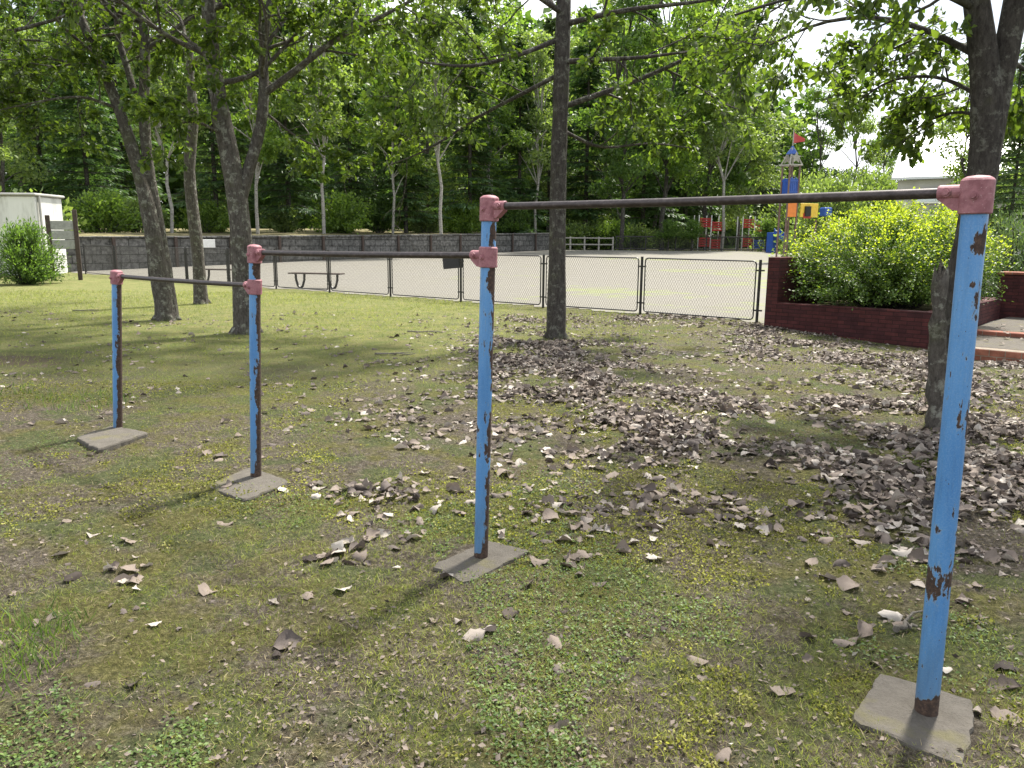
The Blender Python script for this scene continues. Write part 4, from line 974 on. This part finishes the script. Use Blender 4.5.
# ------------------------------------------------------------------ ground cover: grass, weeds, litter
def wedge(n, y0, y1, power=1.0, seed=1):
    r = np.random.default_rng(seed); y = np.sqrt(r.uniform(y0**2, y1**2, n)) if power == 1 else y0*(y1/y0)**r.random(n)
    x = y*r.uniform(-.76, .76, n); return x, y, r
def nz2(x, y, k, seed):
    r = np.random.default_rng(seed); z = 0*x
    for i in range(10):
        a = r.random()*6.28; f = k*(.6+r.random()*1.6); z = z+np.sin(f*(x*math.cos(a)+y*math.sin(a))+r.random()*6.28)
    return z/3.2
pads = [(b[0], b[1]) for b in bases]
def clear(x, y):
    m = np.ones(len(x), bool)
    for bx_, by_ in pads: m &= ((x-bx_-.0)**2+(y-by_)**2) > .17**2
    q = (np.stack([x, y], 1)-PL_C); a_ = q@UF; b_ = q@US
    m &= ~((a_ > -.05) & (a_ < 7) & (b_ > -.05-.0)) | (a_ < -.0)
    m &= ~((a_ > 2.9) & (b_ > -.75))
    fa = (x-FA[0])*fn[0]+(y-FA[1])*fn[1]; m &= fa < .25
    return m
T_BL = (np.array([[0, -.035, 0], [0, .035, 0], [.5, .03, .04], [.5, -.03, .04], [1, 0, -.1]]), [np.array([[0, 1, 2, 3]]), np.array([[3, 2, 4]])])
def grass(name, n, y0, y1, size, seed, mats, label, fn_keep, flat=.6, lean_=.8):
    x, y, r = wedge(n, y0, y1, 1 if y0 > 5 else 2, seed); k = clear(x, y) & fn_keep(x, y, r); x, y = x[k], y[k]; m = len(x)
    pos = np.stack([x, y, gz(x, y)-.003], 1); d = r.normal(0, lean_, (m, 3)); d[:, 2] = np.abs(d[:, 2])*.5+flat; nr = r.normal(0, 1, (m, 3)); nr[:, 2] = np.abs(nr[:, 2])*.6
    V, Fs, rn = scatter(T_BL, pos, d, nr, size*r.uniform(.4, 1.2, m)*(1+.05*y), r.random(m)**1.3)
    return tag(obj(name, mesh_np(name, V, Fs, mats, False, rn)), label, 'grass', kind='stuff')
grass('short_grass', 260000, 1.2, 8.5, .026, 5, MAT['blade'], 'short patchy grass growing through the moss of the lawn', lambda x, y, r: r.random(len(x)) < np.clip(.30+.55*nz2(x, y, 1.6, 3)+.35*nz2(x, y, 9, 33)+(x < -1.8)*.12, .04, 1))
grass('lawn_grass', 110000, 8, 22, .04, 6, MAT['blade'], 'sunlit lawn grass stretching to the fence', lambda x, y, r: r.random(len(x)) < np.clip(.5+.35*nz2(x, y, .9, 4)+(x < 0)*.3, .1, 1), .7)
grass('dry_thatch', 120000, 1.2, 10, .03, 7, MAT['straw'], 'dead grass stems and fine dry litter on the moss', lambda x, y, r: r.random(len(x)) < np.clip(.6+.4*nz2(x, y, 2.1, 8), .15, 1), .05, 1.)
tg = grass('tall_tufts', 60000, 1.3, 9.5, .06, 9, MAT['clover'], 'fresh green tufts of longer grass at the left side of the lawn', lambda x, y, r: ((nz2(x, y, 1.3, 12) > .95) & (x < -1.9-.2*y)) | ((x+1.9)**2*3+(y-2.55)**2*2 < .25*(.5+r.random(len(x)))) | (((x+5.6)/1.6)**2+((y-7.3)/.5)**2 < r.random(len(x))), 1.0, .5)
x, y, r = wedge(90000, 1.2, 6.5, 2, 15); k = clear(x, y) & (nz2(x, y, 2.2, 31)+.3*nz2(x, y, 7, 32) > .45+.1*y*(r.random(len(y)))); x, y = x[k], y[k]; m = len(x)
pos = np.stack([x, y, gz(x, y)+r.uniform(.002, .014, m)], 1); d = r.normal(0, 1, (m, 3)); d[:, 2] *= .25; nr = r.normal(0, .35, (m, 3)); nr[:, 2] += 1
V, Fs, rn = scatter(T_RHOMB, pos, d, nr, .016*r.uniform(.5, 1.2, m))
V_, F_ = V, Fs
tag(obj('weed_leaves', mesh_np('weed_leaves', V, Fs, MAT['clover'], False, rn)), 'tiny round-leaved weeds carpeting the foreground in patches', 'ground cover', kind='stuff')
x, y, r = wedge(260000, 1.2, 8, 2, 19); k = clear(x, y) & (nz2(x, y, 1.5, 71)+.6*nz2(x, y, 6, 72)+.4*nz2(x, y, 17, 74) > .12+.5*r.random(len(y))); x, y = x[k], y[k]; m = len(x)
pos = np.stack([x, y, gz(x, y)+r.uniform(-.004, .010, m)+.006*nz2(x, y, 25, 73)], 1); d = r.normal(0, 1, (m, 3)); d[:, 2] = np.abs(d[:, 2])*.8; nr = r.normal(0, .8, (m, 3)); nr[:, 2] += .5
V, Fs, rn = scatter(T_RHOMB, pos, d, nr, .010*r.uniform(.5, 1.5, m)*(1+.07*y))
tag(obj('moss_cover', mesh_np('moss_cover', V, Fs, MAT['moss'], False, rn)), 'yellow-olive moss covering the foreground soil', 'moss', kind='stuff')
# small crumbs of litter
x, y, r = wedge(40000, 1.2, 12, 2, 16); k = clear(x, y) & (r.random(len(x)) < np.clip(.35+.5*nz2(x, y, 1.7, 51)+.12*x, .05, 1)); x, y = x[k], y[k]; m = len(x)
pos = np.stack([x, y, gz(x, y)+r.uniform(.001, .012, m)], 1); d = r.normal(0, 1, (m, 3)); d[:, 2] *= .3; nr = r.normal(0, .6, (m, 3)); nr[:, 2] += 1
V, Fs, rn = scatter(T_RHOMB, pos, d, nr, (.020*r.random(m)**2.2+.003)*(1+.10*y))
tag(obj('leaf_crumbs', mesh_np('leaf_crumbs', V, Fs, [MAT['dry_pale'], MAT['dry_dark']], False, rn, (np.random.default_rng(2).random(len(V)//4).repeat(2).reshape(-1) < .45).astype(int) if False else np.tile(np.repeat(np.random.default_rng(2).random(len(V)//4) < .45, 2), 1).astype(int))), 'crumbled fragments of dead leaves sprinkled over the moss', 'leaf litter', kind='stuff')

# fallen leaves
def leaf_tpl(seed):
    r = np.random.default_rng(seed); nu, nv = 7, 5; curl = r.uniform(.3, 2.1)*(1 if r.random() < .6 else -1); bend = r.uniform(-1.3, 1.7); tw = r.uniform(-1.1, 1.1); wd = r.uniform(.3, .46)
    V = []
    for i in range(nu):
        u = i/(nu-1); w_ = wd*(math.sin(math.pi*min(1, u**1.25*.9+.06))**.7)
        if i == nu-1: w_ = .004
        if i == 0: w_ = .012
        for j in range(nv):
            v = (j/(nv-1)-.5)*2; w2 = w_*(1+r.normal(0, .24)*(abs(v) > .9)+r.normal(0, .05)); a = v*curl*w_*2.0
            if abs(curl) > .01: rad = w2/(abs(curl)*w_*2.0+1e-6); yy = rad*math.sin(abs(a))*np.sign(v); zz = rad*(1-math.cos(a))*np.sign(curl)
            t = tw*(u-.5); yy, zz = yy*math.cos(t)-zz*math.sin(t), yy*math.sin(t)+zz*math.cos(t)
            b = bend*(u-.5); X = math.sin(b)/bend if abs(bend) > .05 else u-.5; Z = (1-math.cos(b))/bend if abs(bend) > .05 else 0
            V.append((X, yy, zz+Z+r.normal(0, .03)))
    V = np.array(V); V[:, 2] -= np.percentile(V[:, 2], 20)
    F_ = np.array([(i*nv+j, i*nv+j+1, (i+1)*nv+j+1, (i+1)*nv+j) for i in range(nu-1) for j in range(nv-1)])
    return V, F_
TPL = [leaf_tpl(100+i) for i in range(14)]
# density blobs: centre pixel, half sizes in pixels, strength
blobs = [(560, 372, 75, 26, 1.), (620, 410, 75, 26, 1.), (665, 430, 40, 18, .9), (520, 350, 45, 14, .7), (880, 480, 110, 36, 1.), (985, 500, 90, 40, 1.), (960, 440, 90, 26, .9), (740, 430, 80, 20, .45), (820, 400, 100, 16, .6),
         (960, 385, 90, 24, .8), (800, 345, 60, 9, .75), (900, 358, 110, 10, .8), (760, 330, 50, 6, .7), (670, 318, 90, 5, .5), (380, 490, 60, 14, .6), (440, 520, 60, 18, .38), (335, 560, 40, 12, .3), (700, 480, 100, 30, .35), (580, 500, 80, 30, .25),
         (690, 640, 50, 24, .3), (310, 590, 30, 14, .2), (480, 625, 25, 12, .2), (400, 540, 30, 8, .4), (460, 430, 70, 25, .3), (360, 395, 80, 30, .13), (640, 520, 150, 60, .12), (900, 530, 120, 30, .35), (560, 320, 60, 6, .3), (1000, 345, 40, 20, .6), (850, 700, 60, 30, .04)]
r = np.random.default_rng(500); N0 = 170000
y = np.sqrt(r.uniform(1.3**2, 16**2, N0)); x = y*r.uniform(-.74, .78, N0)
pxx, pyy, _ = proj(np.stack([x, y, 0*x], 1))
den = np.full(N0, .007)+.045*np.clip(nz2(x, y, 1.6, 61)-.25, 0, 2)
for cx, cy, sx, sy, st_ in blobs: den += st_**1.3*.95*np.exp(-(((pxx-cx)/sx)**2+((pyy-cy)/sy)**2)**1.05)*np.clip(.55+.75*nz2(x, y, 3.2, 62), .05, 1.4)
den *= np.where(x < -2.5, .8, 1.)
keep = (r.random(N0) < den) & clear(x, y); x, y, den = x[keep], y[keep], den[keep]; m = len(x); print('fallen leaves', m)
# a few leaves on steps
dist = np.hypot(x, y); order = np.argsort(dist); x, y, den = x[order], y[order], den[order]
lift = r.random(m)*np.clip(den, 0, .6)*.09
pos = np.stack([x, y, gz(x, y)+lift+.004], 1)
size = .034+.08*r.random(m)**1.4*np.where(den > .2, .92, 1); yaw = r.uniform(0, 6.28, m); tilt = r.normal(0, .38, (m, 3))*(1+1.0*np.clip(den, 0, .6))[:, None]; nr = tilt.copy(); nr[:, 2] += 1; flip = r.random(m) < .4; nr[flip] *= -1
d = np.stack([np.cos(yaw), np.sin(yaw), r.normal(0, .15, m)], 1); ti = r.integers(0, 14, m); dark = r.random(m) < np.where(den > .25, .42, .3)
ms = {}
GL = 'dry fallen leaves in the foreground'
NI = 300
for i in range(NI):
    key = (int(ti[i]), bool(dark[i]))
    if key not in ms:
        ms[key] = mesh_np('fallen_leaf', TPL[key[0]][0], TPL[key[0]][1], MAT['dry_dark' if key[1] else 'dry_pale'], True)
    o = obj('fallen_leaf', ms[key]); dd = Vector(d[i]).normalized(); nn = Vector(nr[i]); wv = nn.cross(dd).normalized(); n2 = dd.cross(wv); s_ = float(size[i])
    Mx = Matrix(((dd.x*s_, wv.x*s_, n2.x*s_, pos[i, 0]), (dd.y*s_, wv.y*s_, n2.y*s_, pos[i, 1]), (dd.z*s_, wv.z*s_, n2.z*s_, pos[i, 2]+(.012 if flip[i] else 0)), (0, 0, 0, 1)))
    o.matrix_world = Mx
    tag(o, 'dark brown curled dead leaf lying on the foreground moss' if dark[i] else 'pale grey-brown curled dead leaf lying on the foreground moss', 'fallen leaf', GL)
VV, FF, RR, MI = [], [], [], []; off = 0
for q in range(14):
    for dk in (False, True):
        sel = np.where((ti == q) & (dark == dk) & (np.arange(m) >= NI))[0]
        if not len(sel): continue
        V, Fs, rn = scatter(TPL[q], pos[sel], d[sel], nr[sel], size[sel]); VV.append(V); FF.append(Fs[0]+off); RR.append(rn); MI.append(np.full(len(Fs[0]), int(dk))); off += len(V)
tag(obj('leaf_litter', mesh_np('leaf_litter', np.concatenate(VV), np.concatenate(FF), [MAT['dry_pale'], MAT['dry_dark']], True, np.concatenate(RR), np.concatenate(MI))), 'drifts of dry grey-brown fallen leaves piled over the lawn', 'leaf litter', kind='stuff')
# leaves lying on the steps
r2 = np.random.default_rng(9); n_ = 60; a_ = r2.uniform(3.1, 6.0, n_); b_ = r2.uniform(-.6, 2.6, n_); q = np.array([PLw(a_[i], b_[i]) for i in range(n_)]); q[:, 2] = np.where(b_ > 1.05, .07, .0)+.012
V, Fs, rn = scatter(TPL[3], q, np.stack([np.cos(a_*9), np.sin(a_*9), 0*a_], 1), np.tile([0, 0, 1.], (n_, 1)), r2.uniform(.07, .11, n_))
tag(obj('step_leaf_litter', mesh_np('step_leaf_litter', V, Fs, MAT['dry_pale'], True, rn)), 'scatter of dry leaves lying on the brick-edged steps', 'leaf litter', kind='stuff')
# sticks
def stick(px, py, L, rz, label):
    p = G(px, py); T = np.random.default_rng(int(px)); m = MB(); n = 8
    pts = [(L*(k/(n-1)-.5), T.normal(0, .012), .015+abs(T.normal(0, .008))) for k in range(n)]; m.tube(pts, np.linspace(.014, .006, n), 6)
    m.tube([pts[4], (pts[4][0]+.09, pts[4][1]+.07, .03), (pts[4][0]+.18, pts[4][1]+.10, .02)], [.007, .005, .003], 5)
    tag(m.build('fallen_stick', MAT['deadwood'], None, True, loc=(p[0], p[1], float(gz(p[0], p[1]))), rz=rz), label, 'stick', 'fallen sticks on the lawn')
stick(86, 311, .5, R(8), 'short thick grey stick on the lawn left of the lowest bar'); stick(395, 354, .55, R(-4), 'dark stick on the moss below the middle bar'); stick(425, 333, .6, R(-6), 'thin stick lying beyond the dark stick, below the middle bar')
stick(905, 626, .10, R(10), 'tiny twig on the moss left of the tallest blue post')
